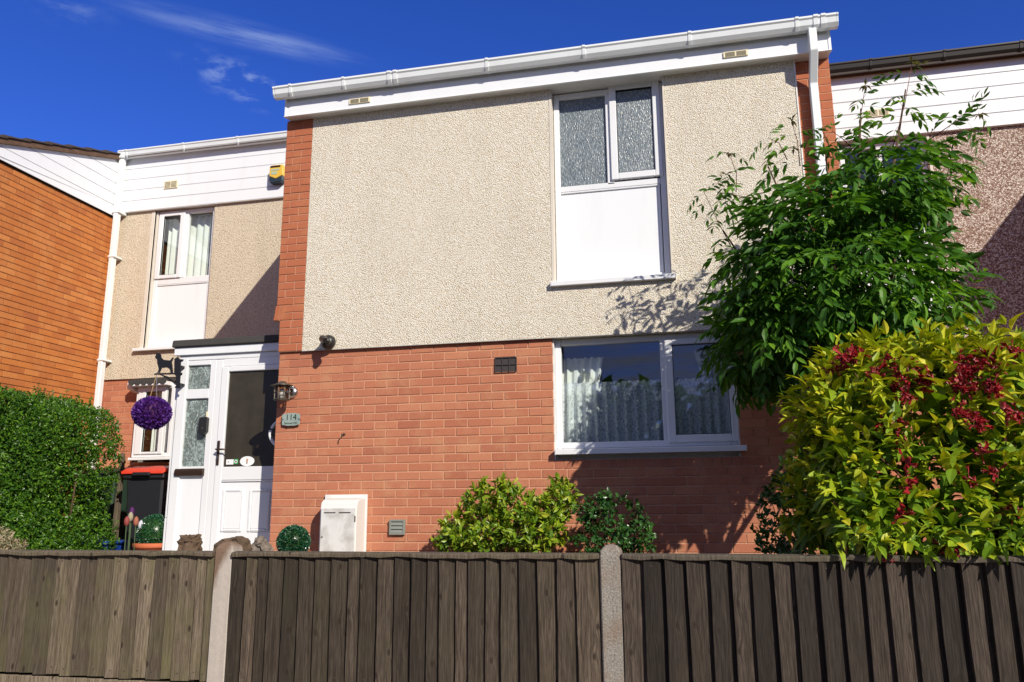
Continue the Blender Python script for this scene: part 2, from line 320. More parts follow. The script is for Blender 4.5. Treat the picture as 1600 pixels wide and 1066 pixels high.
m = Mat('glass_door'); v1 = m.noise(160, detail=4); v2 = m.noise(7, detail=3); m.color(m.mix(v2, (.022, .018, .012), (.058, .048, .034))).rough(.32, .4); m.bump(v1, .5, .003)
m = Mat('glass_swirl'); v1 = m.noise(14, m.map((1.3, 1, .8)), 5, .65, 2.2); v2 = m.noise(3, detail=2)
m.color(m.ramp(m.math('ADD', m.math('MULTIPLY', v1, .8), m.math('MULTIPLY', v2, .3)), [(.35, (.05, .065, .06)), (.55, (.17, .21, .20)), (.62, (.34, .42, .41)), (.75, (.14, .18, .17))])).rough(.14, .7); m.bump(v1, 1, .02)
def lace(name, lo, hi, sc_):
    m = Mat(name); v1 = m.voro(sc_, feature='DISTANCE_TO_EDGE'); v2 = m.noise(sc_*1.6, detail=3)
    f = m.ramp(m.math('ADD', m.ramp(v1, [(.04, 1), (.16, 0)]), m.ramp(v2, [(.45, 0), (.6, 1)])), [(0, lo), (1, hi)])
    t = m.n.new('ShaderNodeBsdfTransparent'); d = m.n.new('ShaderNodeBsdfDiffuse'); d.inputs[0].default_value = (.82, .84, .88, 1); ms = m.n.new('ShaderNodeMixShader')
    m.l.new(f, ms.inputs[0]); m.l.new(t.outputs[0], ms.inputs[1]); m.l.new(d.outputs[0], ms.inputs[2]); m.l.new(ms.outputs[0], m.out.inputs[0])
lace('net', .42, .74, 26)
simple('curtain_white', (.80, .80, .78), .9, .1, dirt=.02)

# ------------------------------------------------------------------ mesh helpers
class MB:
    def __init__(s): s.v = []; s.f = []; s.r = []
    def add(s, vs, fs, r=0.0):
        o = len(s.v); s.v += [tuple(p) for p in vs]; s.f += [tuple(i+o for i in f) for f in fs]; s.r += [r]*len(fs); return s
    def box(s, x0, x1, y0, y1, z0, z1, r=0.0):
        return s.add([(x, y, z) for x in (x0, x1) for y in (y0, y1) for z in (z0, z1)],
                     [(0, 1, 3, 2), (4, 6, 7, 5), (0, 4, 5, 1), (2, 3, 7, 6), (0, 2, 6, 4), (1, 5, 7, 3)], r)
    def prism(s, poly, a0, a1, axis='y', r=0.0):     # poly of 2-D points, extruded along axis from a0 to a1
        mk = {'y': lambda p, t: (p[0], t, p[1]), 'x': lambda p, t: (t, p[0], p[1]), 'z': lambda p, t: (p[0], p[1], t)}[axis]
        n = len(poly); vs = [mk(p, a0) for p in poly]+[mk(p, a1) for p in poly]
        return s.add(vs, [tuple(range(n))[::-1], tuple(range(n, 2*n))]+[(i, (i+1) % n, n+(i+1) % n, n+i) for i in range(n)], r)
    def tube(s, pts, rad, seg=8, cap=True, r=0.0):
        pts = [Vector(p) for p in pts]; rings = []; vs = []; fs = []
        rads = rad if hasattr(rad, '__len__') else [rad]*len(pts)
        for i, p in enumerate(pts):
            d = (pts[min(i+1, len(pts)-1)]-pts[max(i-1, 0)]).normalized()
            a = d.cross(Vector((0, 0, 1)) if abs(d.z) < .95 else Vector((1, 0, 0))).normalized(); b = d.cross(a)
            for k in range(seg):
                t = 2*math.pi*k/seg; vs.append(p+(a*math.cos(t)+b*math.sin(t))*rads[i])
        for i in range(len(pts)-1):
            for k in range(seg): fs.append((i*seg+k, i*seg+(k+1) % seg, (i+1)*seg+(k+1) % seg, (i+1)*seg+k))
        if cap: fs += [tuple(range(seg))[::-1], tuple(range((len(pts)-1)*seg, len(pts)*seg))]
        return s.add(vs, fs, r)
    def lathe(s, prof, c=(0, 0, 0), axis='z', seg=20, r=0.0):   # prof: (radius, height)
        vs = []; fs = []; c = Vector(c)
        for ra, h in prof:
            for k in range(seg):
                t = 2*math.pi*k/seg; a, b = ra*math.cos(t), ra*math.sin(t)
                vs.append(c+Vector({'z': (a, b, h), 'y': (a, h, b), 'x': (h, a, b)}[axis]))
        n = len(prof)
        for i in range(n-1):
            for k in range(seg): fs.append((i*seg+k, i*seg+(k+1) % seg, (i+1)*seg+(k+1) % seg, (i+1)*seg+k))
        fs += [tuple(range(seg))[::-1], tuple(range((n-1)*seg, n*seg))]
        return s.add(vs, fs, r)
    def mesh(s, name, mat, bevel=0, smooth=False, fixn=True):
        me = bpy.data.meshes.new(name); me.from_pydata(s.v, [], s.f); me.update()
        if any(s.r):
            a = me.attributes.new('rnd', 'FLOAT', 'FACE'); a.data.foreach_set('value', s.r)
        if bevel or fixn:
            bm = bmesh.new(); bm.from_mesh(me)
            if fixn: bmesh.ops.recalc_face_normals(bm, faces=bm.faces)
            if bevel: bmesh.ops.bevel(bm, geom=[e for e in bm.edges if e.is_manifold and e.calc_face_angle(0) > .6], offset=bevel, segments=1, affect='EDGES', profile=.5)
            bm.to_mesh(me); bm.free()
        if smooth: me.polygons.foreach_set('use_smooth', [True]*len(me.polygons))
        me.materials.append(MATS[mat]); return me
    def build(s, name, mat, parent=None, bevel=0, smooth=False, fixn=True):
        return link(name, s.mesh(name, mat, bevel, smooth, fixn), parent)
def link(name, data, parent=None, loc=None, rot=None):
    o = bpy.data.objects.new(name, data); col.objects.link(o)
    if parent is not None:
        o.parent = parent; o.matrix_parent_inverse = Matrix.Translation(-world_loc(parent))
    if loc is not None: o.location = loc
    if rot is not None: o.rotation_euler = rot
    return o
WL = {}
def world_loc(o):
    p = Vector(WL.get(o.name, (0, 0, 0))); return p
def thing(name, label, cat, loc=(0, 0, 0), group=None):
    o = bpy.data.objects.new(name, None); col.objects.link(o); o.location = loc; o.empty_display_size = .2; WL[o.name] = loc
    return tag(o, label, cat, group)
def tag(o, label=None, cat=None, group=None, kind=None):
    if label: o['label'] = label
    if cat: o['category'] = cat
    if group: o['group'] = group
    if kind: o['kind'] = kind
    return o
def stuff(o): o['kind'] = 'stuff'; return o
def box(name, mat, parent, x0, x1, y0, y1, z0, z1, bevel=.002): return MB().box(min(x0, x1), max(x0, x1), y0, y1, min(z0, z1), max(z0, z1)).build(name, mat, parent, bevel)

# ------------------------------------------------------------------ ground
G = .0779
def ZB(n): return (26-n)*G
ROAD = -.50
o = MB().box(-600, 600, -600, 900, ROAD-.3, ROAD-.14).build('ground', 'asphalt'); o['kind'] = 'structure'
pv = MB().box(-40, 40, -7.6, -3.19, ROAD-.2, ROAD-.02).build('pavement', 'slab', None, .004); pv['kind'] = 'structure'
gd = MB().box(-30, 40, -3.12, 9, ROAD-.2, -.06).build('garden_ground', 'soil', None); gd['kind'] = 'structure'
pt = MB().box(-2.0, 1.2, -3.1, 2.4, -.07, -.03).build('garden_path', 'slab', None, .004); pt['kind'] = 'structure'

# ------------------------------------------------------------------ bricks
BV = {}
def brick_mesh(L, H, D, mat, k):
    key = (round(L, 3), round(H, 3), mat, k)
    if key not in BV:
        rr = random.Random(hash((round(L*1000), round(H*1000), k)) & 0xffff)
        mb = MB().box(-L/2, L/2, 0, D, -H/2, H/2); me = mb.mesh('brick', mat, .0028)
        for v in me.vertices:
            v.co.x += rr.uniform(-.0012, .0012); v.co.z += rr.uniform(-.0012, .0012); v.co.y += rr.uniform(-.0007, .0007) if v.co.y < .01 else 0
        BV[key] = me
    return BV[key]
def put_bricks(parent, items, mat, limit, face='-y', D=.045):
    """items: (along, height centre, length, height, plane); the largest in view become objects, the rest one mesh"""
    sc_ = []
    for it in items:
        a, z, L, H, pl = it
        p = (a, pl, z) if face == '-y' else (pl, a, z)
        u, v, d = pix(p); vis = (-20 < u < 1620 and -20 < v < 866)
        hid = any(x0 < u < x1 and y0 < v < y1 for x0, y0, x1, y1 in HIDE)
        sc_.append((0 if not vis else (1 if hid else 2), (L*H)/(d*d), it))
    sc_.sort(key=lambda t: (-t[0], -t[1]))
    rest = MB()
    for i, (s, _, (a, z, L, H, pl)) in enumerate(sc_):
        prot = R.uniform(-.0015, .0015)
        if i < limit and s > 0:
            me = brick_mesh(round(L, 3), round(H, 3), D, mat, R.randrange(4) if L > .2 else 0)
            ob = bpy.data.objects.new('brick', me); col.objects.link(ob); ob.parent = parent
            if face == '-y': ob.location = (a, pl+prot, z); ob.rotation_euler = (R.uniform(-.006, .006), R.uniform(-.004, .004), R.uniform(-.004, .004))
            else: ob.location = (pl+prot, a, z); ob.rotation_euler = (R.uniform(-.004, .004), R.uniform(-.004, .004), math.pi/2)
        else:
            if face == '-y': rest.box(a-L/2, a+L/2, pl+prot, pl+D, z-H/2, z+H/2, R.random()*.98+.01)
            else: rest.box(pl-D, pl+prot, a-L/2, a+L/2, z-H/2, z+H/2, R.random()*.98+.01)
    if rest.v: stuff(rest.build('brickwork', mat, parent))
def course(a0, a1, off, pitch=.225, J=.010):
    out_ = []; x = a0-off
    while x < a1-.02:
        l, r_ = max(x, a0), min(x+pitch, a1)
        if r_-l > .03: out_.append(((l+r_)/2, r_-l-J))
        x += pitch
    return out_
HIDE = [(1100, 440, 1620, 866), (190, 640, 240, 866), (-20, 640, 178, 866)]

# ------------------------------------------------------------------ small builders shared by the houses
def add_window(house, name, xs, zs, Y, panes, casements, mull, transom=None, panel=None, sill=None, dep=.07, fw=.055, reveal_mat='pvc', label=None, back=None):
    """outer frame xs,zs; panes: (x0,x1,z0,z1,mat); casements: outer+inner rects; bars"""
    wroot = bpy.data.objects.new(name, None); col.objects.link(wroot); wroot.parent = house; wroot.matrix_parent_inverse = Matrix.Translation(-world_loc(house))
    if label: wroot['label'] = label
    x0, x1 = xs; z0, z1 = zs
    fr = MB()
    fr.box(x0, x0+fw, Y, Y+dep, z0, z1).box(x1-fw, x1, Y, Y+dep, z0, z1).box(x0+fw, x1-fw, Y, Y+dep, z1-fw, z1).box(x0+fw, x1-fw, Y, Y+dep, z0, z0+fw)
    f = fr.build('frame', 'pvc', wroot, .006)
    for (a, b, c, d) in mull: MB().box(a, b, Y+.002, Y+dep-.002, c, d).build('bar', 'pvc', wroot, .005)
    for (o_, i_) in casements:
        a, b, c, d = o_; e, g, h, k = i_; q = MB(); y0, y1 = Y-.022, Y+.03
        q.box(a, e, y0, y1, c, d).box(g, b, y0, y1, c, d).box(e, g, y0, y1, k, d).box(e, g, y0, y1, c, h); q.build('casement', 'pvc', wroot, .006)
        t = .006; s_ = MB().box(e, e+t, y0+.012, y0+.03, h, k).box(g-t, g, y0+.012, y0+.03, h, k).box(e+t, g-t, y0+.012, y0+.03, k-t, k).box(e+t, g-t, y0+.012, y0+.03, h, h+t)
        s_.build('seal', 'black_plastic', wroot)
    for (a, b, c, d, mt, yy) in panes:
        MB().box(a, b, Y+yy, Y+yy+.012, c, d).build('pane', mt, wroot)
    if panel:
        a, b, c, d = panel; MB().box(a, b, Y+.018, Y+.05, c, d).build('panel', 'pvc_board', wroot, .003)
        t = .016; MB().box(a, a+t, Y+.004, Y+.018, c, d).box(b-t, b, Y+.004, Y+.018, c, d).box(a+t, b-t, Y+.004, Y+.018, d-t, d).box(a+t, b-t, Y+.004, Y+.018, c, c+t).build('panel_bead', 'pvc', wroot, .004)
    if sill:
        a, b, c, d, yf = sill
        MB().prism([(yf, c), (yf, d-.012), (yf+.012, d-.008), (Y+.02, d), (Y+.02, c+.004)], a, b, 'x').build('sill', 'pvc', wroot, .003)
        MB().box(a-.006, a-.001, yf-.003, Y, c-.003, d-.003).box(b+.001, b+.006, yf-.003, Y, c-.003, d-.003).build('sill_cap', 'pvc', wroot, .002)
    return wroot
def vent(house, x0, x1, z0, z1, y):
    MB().box(x0, x1, y, y+.014, z0, z1).build('vent', 'cream_plastic', house, .003)
    v_ = house.children[-1]; v_ = [c for c in house.children if c.name.startswith('vent')][-1]
    W, H = x1-x0, z1-z0
    for j in range(2):
        a = x0+W*(.08+.45*j); b = a+W*.39
        for k in range(5):
            zz = z0+H*(.13+.155*k)
            o_ = MB().box(a, b, y-.0025, y-.0005, zz, zz+H*.055).build('slot', 'slot_dark', v_)
def ogee(y0, z0, sgn=-1):       # gutter section (y, z): back bottom, front belly, front lip
    return [(y0, z0+.105), (y0, z0+.03), (y0-.03, z0+.004), (y0-.085, z0), (y0-.112, z0+.03), (y0-.122, z0+.075), (y0-.135, z0+.088), (y0-.135, z0+.105), (y0-.127, z0+.105), (y0-.112, z0+.08), (y0-.10, z0+.035), (y0-.08, z0+.012), (y0-.03, z0+.016), (y0-.008, z0+.035), (y0-.008, z0+.105)]
def gutter(house, x0, x1, y0, z0, mat, brackets, unions=(), name='gutter'):
    g = MB().prism(ogee(y0, z0), x0, x1, 'x').build(name, mat, house)
    pr = [(p[0]-(.006 if p[0] < y0-.02 else 0), p[1]-(.006 if p[1] < z0+.06 else -.004)) for p in ogee(y0, z0)[:8]]
    for b in brackets:
        MB().prism(pr+[(y0-.06, z0+.06)], b-.014, b+.014, 'x').build('bracket', mat, g)
    for b in unions:
        MB().prism(pr+[(y0-.06, z0+.06)], b-.05, b-.012, 'x').prism(pr+[(y0-.06, z0+.06)], b+.012, b+.05, 'x').build('union', mat, g)
    return g
def roof_z(y): return 4.74+.345*(y+.22)
def roof(house, x0, x1, yf, yb, verge=None, mat='roof_tile'):
    r_ = MB().prism([(yf, roof_z(yf)-.05), (yb, roof_z(yb)-.05), (yb, roof_z(yb)+.01), (yf, roof_z(yf)+.01)], x0, x1, 'x').build('roof', mat, house)
    return r_

# ------------------------------------------------------------------ main house (number 114)
main = thing('terraced_house', 'cream pebbledash and red brick house in the middle, with white door porch at its left', 'house', (0, 0, -.06), 'houses of the terrace')
MX1 = 5.26
SOF = (at(450, 190, -.03).z + at(1240, 94, -.03).z)/2
YU = -.035                                     # upper storey stands proud of the brickwork
wx0, wx1 = 2.70, 4.275; WZ0, WZ1 = ZB(14), ZB(0)
bw = MB().box(0, wx0, .006, .13, -.3, ZB(0)).box(wx0, wx1, .006, .13, -.3, WZ0).box(wx1, MX1, .006, .13, -.3, ZB(0)).build('brick_wall', 'mortar_pink', main)
items = []
for n in range(0, 29):
    off = 0 if n % 2 == 0 else .1125
    z = (ZB(n)+ZB(n+1))/2; H = G-.0105
    for (c, L) in course(0, MX1, off):
        l, r_ = c-L/2, c+L/2
        if n < 14:
            if l > wx0-.02 and r_ < wx1+.02: continue
            if l < wx0 < r_: L = wx0-l; c = l+L/2
            if l < wx1 < r_: L = r_-wx1; c = r_-L/2
            if L < .03: continue
        if n == 14 and wx0-.05 < c < wx1+.05: continue
        items.append((c, z, L, H, 0.0))
    if n == 14:
        k = 20; pw = (wx1-wx0)/k
        for i in range(k): items.append((wx0+pw*(i+.5), z, pw-.010, H, 0.0))
put_bricks(bw, items, 'brick_pink', 300)
# side walls, floors and rooms behind the windows
def gable(yf, yb): return [(yf, -.3), (yb, -.3), (yb, roof_z(yb)-.06), (yf, roof_z(yf)-.06)]
for xa_ in (.0, MX1-.12): MB().prism(gable(.005, 6.5), xa_, xa_+.12, 'x').build('side_wall', 'brick_pink_y', main)
MB().box(.13, MX1-.13, 3.4, 3.5, -.1, 4.6).box(.13, MX1-.13, .14, 3.4, -.12, -.02).box(.13, MX1-.13, .14, 3.4, 2.16, 2.30).box(.13, MX1-.13, .14, 3.4, 4.46, 4.52).build('room', 'interior_wall', main)
MB().box(2.2, 2.26, .14, 3.4, -.02, 2.16).box(2.2, 2.26, .14, 3.4, 2.3, 4.46).build('partition', 'interior_wall', main)
# upper storey: pebbledash panel with a deep window slot
px0 = at(481, 360, YU).x; px1 = at(1247, 180, YU).x
ux0, ux1 = at(864, 300, YU).x, at(1043, 300, YU).x; uz0 = at(960, 437, YU).z
pd = MB().box(px0, ux0, YU, .12, ZB(0), SOF).box(ux1, px1, YU, .12, ZB(0), SOF).box(ux0, ux1, YU, .12, ZB(0), uz0-.02).build('pebbledash_panel', 'pebble_cream', main)
MB().box(px0, px1, YU-.004, YU+.01, ZB(0)-.006, ZB(0)-.0005).build('drip_bead', 'soffit_grey', main)
MB().box(ux0-.022, ux0+.001, YU-.004, .05, uz0-.02, SOF).build('reveal_bead', 'reveal', main); MB().box(ux1-.001, ux1+.014, YU-.004, .05, uz0-.02, SOF).build('reveal_bead', 'reveal', main)
MB().box(px1, px1+.012, YU-.006, .1, ZB(0), SOF).build('corner_bead', 'bead_white', main)
# brick piers each side of the panel
pl0 = at(440, 340, YU).x; 
pier = MB().box(pl0+.003, px0-.001, YU+.006, .12, ZB(-4), SOF).box(.003, px0-.001, YU+.006, .12, ZB(0), ZB(-4)).build('brick_pier', 'mortar_pier', main)
it = []
for n in range(-33, 0):
    z0, z1 = ZB(n+1), min(ZB(n), SOF)
    if z1-z0 < .02: continue
    a0 = pl0 if n < -4 else 0.0
    a1 = px0; j = a0+(.086 if n % 2 == 0 else .182)
    if n >= -4: j = a0+(.125 if n % 2 == 0 else .2)
    if n in (-6, -5): a0 = .047; 
    for l, r_ in ((a0, j), (j, a1)):
        if r_-l > .03: it.append(((l+r_)/2, (z0+z1)/2, r_-l-.008, z1-z0-.008, YU))
put_bricks(pier, it, 'brick_pier', 70, D=.06)
for i in range(2):                                # corbel soldiers kicking out at the foot of the pier
    x = pl0-.012+i*.055
    MB().prism([(x+.004, ZB(-6)-.004), (x+.050, ZB(-6)-.004), (x+.046, ZB(-4)+.006), (x-.014 if i == 0 else x, ZB(-4)+.006), (x-.004 if i == 0 else x, ZB(-5)-.01)], YU-.002, .05, 'y').build('corbel_brick', 'brick_pier', pier, .002)
pr0 = px1+.012
rp = MB().box(pr0, MX1-.003, .004, .12, ZB(0), SOF).build('brick_pier', 'mortar_pier', main)
it = []
for n in range(-33, 0):
    z0, z1 = ZB(n+1), min(ZB(n), SOF)
    if z1-z0 < .02: continue
    j = pr0+(.19 if n % 2 == 0 else .10)
    for l, r_ in ((pr0, j), (j, MX1+(.004 if n % 2 else 0))):
        it.append(((l+r_)/2, (z0+z1)/2, r_-l-.008, z1-z0-.008, .0))
put_bricks(rp, it, 'brick_pier', 60, D=.06)
# fascia, soffit, gutter, downpipe, roof
FX0, FX1 = at(446, 165, -.15).x, at(1298, 70, -.15).x
FZ1 = SOF+.30
MB().box(FX0, FX1, -.145, .10, SOF-.004, SOF+.012).build('soffit', 'pvc_dirty', main)
MB().box(FX0, FX1, -.15, -.13, SOF-.012, SOF+.150).build('fascia_board', 'pvc_board', main, .003)
MB().box(FX0+.004, FX1-.004, -.138, -.12, SOF+.1505, FZ1).build('fascia_board', 'pvc_dirty', main, .003)
MB().box(FX0-.004, FX0+.022, -.156, -.1, SOF-.016, FZ1).build('corner_trim', 'pvc_board', main, .003); MB().box(FX1-.022, FX1+.004, -.156, -.1, SOF-.016, FZ1).build('corner_trim', 'pvc_board', main, .003)
MB().box(FX0-.006, FX1+.004, -.158, -.128, SOF-.017, SOF-.0125).build('drip_strip', 'pvc_board', main)
vent(main, at(546, 160, -.15).x, at(579, 156, -.15).x, SOF+.03, SOF+.087, -.164)
vent(main, at(1130, 90, -.15).x, at(1169, 86, -.15).x, SOF+.03, SOF+.087, -.164)
GZ = SOF+.155
def gx(u, v): return at(u, v, -.28).x
gutter(main, gx(429, 140), gx(1309, 35), -.152, GZ, 'gutter_pvc', [gx(u, 140-(u-430)*.12) for u in (453, 536, 760, 912, 1078, 1246)], [gx(612, 118), gx(1281, 35)])
MB().prism([(p[0], p[1]) for p in ogee(-.152, GZ)[:8]], gx(427, 140)-.012, gx(427, 140)+.006, 'x').build('stop_end', 'gutter_pvc', main, .002)
MB().prism([(p[0], p[1]) for p in ogee(-.152, GZ)[:8]], gx(1309, 35)-.006, gx(1309, 35)+.012, 'x').build('stop_end', 'gutter_pvc', main, .002)
dx0, dx1 = at(1265, 150, -.08).x, at(1281, 150, -.08).x; dw = (dx1-dx0); dcx = (dx0+dx1)/2
dp = MB().box(dcx-.034, dcx+.034, -.255, -.19, SOF-.25, GZ-.002)
dp = MB().prism([(-.255, GZ+.01), (-.19, GZ+.01), (-.19, SOF-.03), (-.03, SOF-.26), (-.03, -.2), (-.095, -.2), (-.095, SOF-.28), (-.255, SOF-.05)], dcx-.034, dcx+.034, 'x').build('downpipe', 'gutter_pvc', main, .005)
for zc_ in (3.4, 1.9): MB().box(dcx-.045, dcx+.045, -.101, .0, zc_, zc_+.025).build('pipe_clip', 'gutter_pvc', dp)
roof(main, FX0-.05, FX1+.06, -.19, 7.5)
MB().box(FX0-.05, FX1+.06, -.20, -.175, roof_z(-.19)-.035, roof_z(-.19)+.012).build('eaves_tile', 'roof_mortar', main)
# upper window
YW = .055
def W(u0, v0, u1, v1, Y=YW):         # pixel box -> x0,x1,z0,z1 on plane Y
    um, vm = (u0+u1)/2, (v0+v1)/2
    return at(u0, vm, Y).x, at(u1, vm, Y).x, at(um, v1, Y).z, at(um, v0, Y).z
lp = W(876, 148, 947, 289); rp_o = W(953, 131, 1033, 279); rp_i = W(964, 139, 1021, 269); pnl = W(878, 294, 1031, 426)
fx0, fx1 = ux0+.004, ux1-.004
add_window(main, 'window', (fx0, fx1), (uz0+.012, SOF-.015), YW,
    [(lp[0]-.01, lp[1]+.01, lp[2]-.01, lp[3]+.01, 'glass_reeded', .03), (rp_i[0]-.005, rp_i[1]+.005, rp_i[2]-.005, rp_i[3]+.005, 'glass_reeded', .0)],
    [(rp_o, rp_i)], [(lp[1], rp_o[0]+.03, lp[2]-.02, SOF-.07), (fx0+.055, fx1-.055, pnl[3], lp[2]), (lp[1]+.001, fx1-.055, rp_i[3]+.02, SOF-.06)],
    panel=(pnl[0]-.02, pnl[1]+.02, uz0+.05, pnl[3]), sill=(at(861, 438, -.08).x, at(1055, 428, -.08).x, uz0-.035, uz0+.018, -.085), label='tall upper window with white infill panel below two obscured panes')
# lower window
YL = .06
a_ = W(883, 538, 1034, 690, YL); b_o = W(1041, 527, 1152, 691, YL); b_i = W(1053, 537, 1139, 679, YL); sl = (at(868, 709, -.07), at(1166, 703, -.07))
LZ0 = a_[2]-.055
add_window(main, 'window', (wx0+.012, wx1-.012), (LZ0, WZ1-.004), YL,
    [(a_[0]-.01, a_[1]+.01, a_[2]-.01, a_[3]+.01, 'glass_clear', .03), (b_i[0]-.005, b_i[1]+.005, b_i[2]-.005, b_i[3]+.005, 'glass_clear', .0)],
    [(b_o, b_i)], [(a_[1], b_o[0]+.03, LZ0+.05, WZ1-.05)], sill=(sl[0].x, sl[1].x, LZ0-.058, LZ0-.002, -.075), label='wide ground floor window with net curtain behind the glass')
for xa_ in (wx0-.002, wx1-.012): MB().box(xa_, xa_+.014, .012, .13, WZ0, WZ1).build('jamb_seal', 'pvc_dirty', main)
MB().box(wx0, wx1, .07, .13, WZ0-.01, LZ0-.002).build('sill_packer', 'pvc_dirty', main)

def drape(name, mat, x0, x1, y, z0, z1, folds, amp, label, cat, taper=0, seed=1):
    rr = random.Random(seed); nx, nz = folds*8, 10; vs = []; fs = []; ph = [rr.uniform(-.6, .6) for _ in range(folds+2)]
    for j in range(nz+1):
        t = j/nz
        for i in range(nx+1):
            s = i/nx; k = s*folds; x = x0+(x1-x0)*s
            if taper: x = x0+(x1-x0-taper*(1-t)**1.0)*s if taper > 0 else x1-(x1-x0+taper*(1-t))*(1-s)
            yy = y+amp*math.sin(2*math.pi*k+ph[int(k)])*(.55+.45*(1-t))+.3*amp*math.sin(5.1*k+ph[int(k)+1]*4)
            vs.append((x, yy, z0+(z1-z0)*t+(.006*math.sin(k*9) if j == nz else 0)))
    for j in range(nz):
        for i in range(nx): a = j*(nx+1)+i; fs.append((a, a+1, a+nx+2, a+nx+1))
    o_ = MB().add(vs, fs).build(name, mat, None, 0, True, False)
    return tag(o_, label, cat)
nz_ = at(960, 596, .17).z
drape('net_curtain', 'net', wx0+.03, b_i[1]+.03, .19, LZ0+.02, nz_, 17, .034, 'white net curtain across the lower half of the ground floor window', 'curtain', seed=4)
drape('side_curtain', 'curtain_white', wx0+.03, at(943, 565, .30).x, .30, LZ0, WZ1-.14, 5, .03, 'white curtain gathered at the left of the ground floor window', 'curtain', taper=.16, seed=9)
drape('side_curtain', 'curtain_white', at(1085, 570, .30).x, wx1-.03, .30, LZ0, WZ1-.12, 5, .03, 'white curtain at the right of the ground floor window, mostly behind foliage', 'curtain', taper=-.2, seed=6)
# air brick and louvre
x0, x1, z0, z1 = W(774, 559, 807, 581, 0); ab = MB().box(x0, x1, -.004, .02, z0, z1).build('air_brick', 'vent_dark', main, .002)
for i in range(4):
    xx = x0+(x1-x0)*i/3; MB().box(xx-.004, xx+.004, -.012, -.0045, z0, z1).build('rib', 'vent_dark', ab)
for i in range(3):
    zz = z0+(z1-z0)*i/2; MB().box(x0, x1, -.015, -.0125, zz-.004, zz+.004).build('rib', 'vent_dark', ab)
x0, x1, z0, z1 = W(608, 812, 632, 836, -.03); lv = MB().box(x0, x1, -.018, .0, z0, z1).build('louvre_vent', 'vent_grey', main, .003)
t = .018; MB().box(x0, x0+t, -.034, -.0185, z0, z1).box(x1-t, x1, -.034, -.0185, z0, z1).box(x0+t, x1-t, -.034, -.0185, z1-t, z1).box(x0+t, x1-t, -.034, -.0185, z0, z0+t).build('frame', 'vent_grey', lv, .002)
for k in range(3):
    zz = z0+t+(z1-z0-2*t)*k/3; hh = (z1-z0-2*t)/3
    MB().prism([(-.019, zz+hh), (-.021, zz+hh-.002), (-.034, zz+.004), (-.034, zz), (-.019, zz+.002)], x0+t, x1-t, 'x').build('slat', 'vent_grey', lv)

# ------------------------------------------------------------------ things on the main wall
# gas meter box
D = .23; fx, fx_, fz0, fz1 = W(499, 792, 554, 862, -D)
by0, by1, _, bz1 = W(508, 773, 574, 862, 0)
mbx = thing('meter_box', 'white surface mounted gas meter box with grubby door on the brick wall', 'meter box', (fx, -.1, -.06))
MB().prism([(0, -.06), (-D, -.06), (-D, fz1-.015), (-D+.012, fz1+.035), (-D+.05, fz1+.062), (0, fz1+.085)], fx, fx_+.012, 'x').build('body', 'meter_body', mbx, .006)
MB().box(by0, by1, -.03, -.002, -.06, bz1-.0).build('flange', 'meter_body', mbx, .004)
md = MB().box(fx+.014, fx_+.004, -D-.012, -D-.001, .03, fz1-.012).build('door', 'meter_white', mbx, .003)
for zz in (fz1-.055, .075):
    for s in (.10, .53): MB().box(fx+(fx_-fx)*s+.01, fx+(fx_-fx)*(s+.36), -D-.0145, -D-.0125, zz, zz+.008).build('slot', 'slot_dark', md)
for zz in (fz1-.13, .10): MB().tube([(fx_+.006, -D-.012, zz), (fx_+.006, -D-.012, zz+.05)], .006).build('hinge', 'chrome', mbx)
MB().lathe([(.009, 0), (.009, -.006)], (fx+.035, -D-.012, (fz1+.03)/2), 'y', 12).build('lock', 'vent_grey', mbx)
# boiler flue terminal
c = at(516, 536, -.02); fl = thing('boiler_flue', 'black plastic boiler flue outlet with upturned spout under the pebbledash', 'flue', (c.x, 0, c.z))
MB().lathe([(.066, -.036), (.070, -.05), (.068, -.075), (.055, -.10), (.03, -.115)], (c.x, 0, c.z), 'y', 28).build('dome', 'black_plastic', fl, 0, True)
t1 = at(509.5, 533.5, -.24)
MB().tube([(c.x-.005, -.07, c.z+.005), (c.x-.01, -.16, c.z+.012), (t1.x+.003, -.22, t1.z+.002), (t1.x, -.245, t1.z)], [.040, .036, .032, .031], 16).build('spout', 'black_plastic', fl, 0, True)
MB().lathe([(.022, 0), (.022, -.004)], (t1.x, -.246, t1.z), 'y', 16).build('opening', 'slot_dark', fl)
# lantern by the door
c = at(441, 612, -.15); lz = c.z; ln = thing('wall_lantern', 'small bronze fisherman style wall lantern beside the porch door', 'lamp', (c.x, 0, c.z))
bpx = at(457, 613, 0)
MB().lathe([(.060, -.003), (.060, -.014), (.045, -.028), (.02, -.04)], (bpx.x, 0, bpx.z), 'y', 24).build('backplate', 'chrome', ln, 0, True)
MB().tube([(bpx.x, -.03, bpx.z), (bpx.x-.005, -.10, bpx.z+.03), (c.x+.01, -.13, lz+.075), (c.x, -.15, lz+.08)], .009, 8).build('arm', 'bronze', ln, 0, True)
MB().lathe([(.108, lz+.052), (.11, lz+.056), (.045, lz+.078), (.03, lz+.095), (.0, lz+.096)], (c.x, -.15, 0), 'z', 28).build('cap', 'bronze', ln, 0, True)
MB().lathe([(.062, lz-.075), (.066, lz-.07), (.07, lz+.052)], (c.x, -.15, 0), 'z', 20).build('glass', 'glass_lamp', ln, 0, True)
for k in range(8):
    t = 2*math.pi*k/8; MB().tube([(c.x+.076*math.cos(t), -.15+.076*math.sin(t), lz+.055), (c.x+.07*math.cos(t), -.15+.07*math.sin(t), lz-.08)], .0042, 5).build('cage_bar', 'bronze', ln)
for zz in (lz-.01, lz-.075): MB().tube([(c.x+.073*math.cos(2*math.pi*k/20), -.15+.073*math.sin(2*math.pi*k/20), zz) for k in range(21)], .0045, 5, False).build('cage_ring', 'bronze', ln)
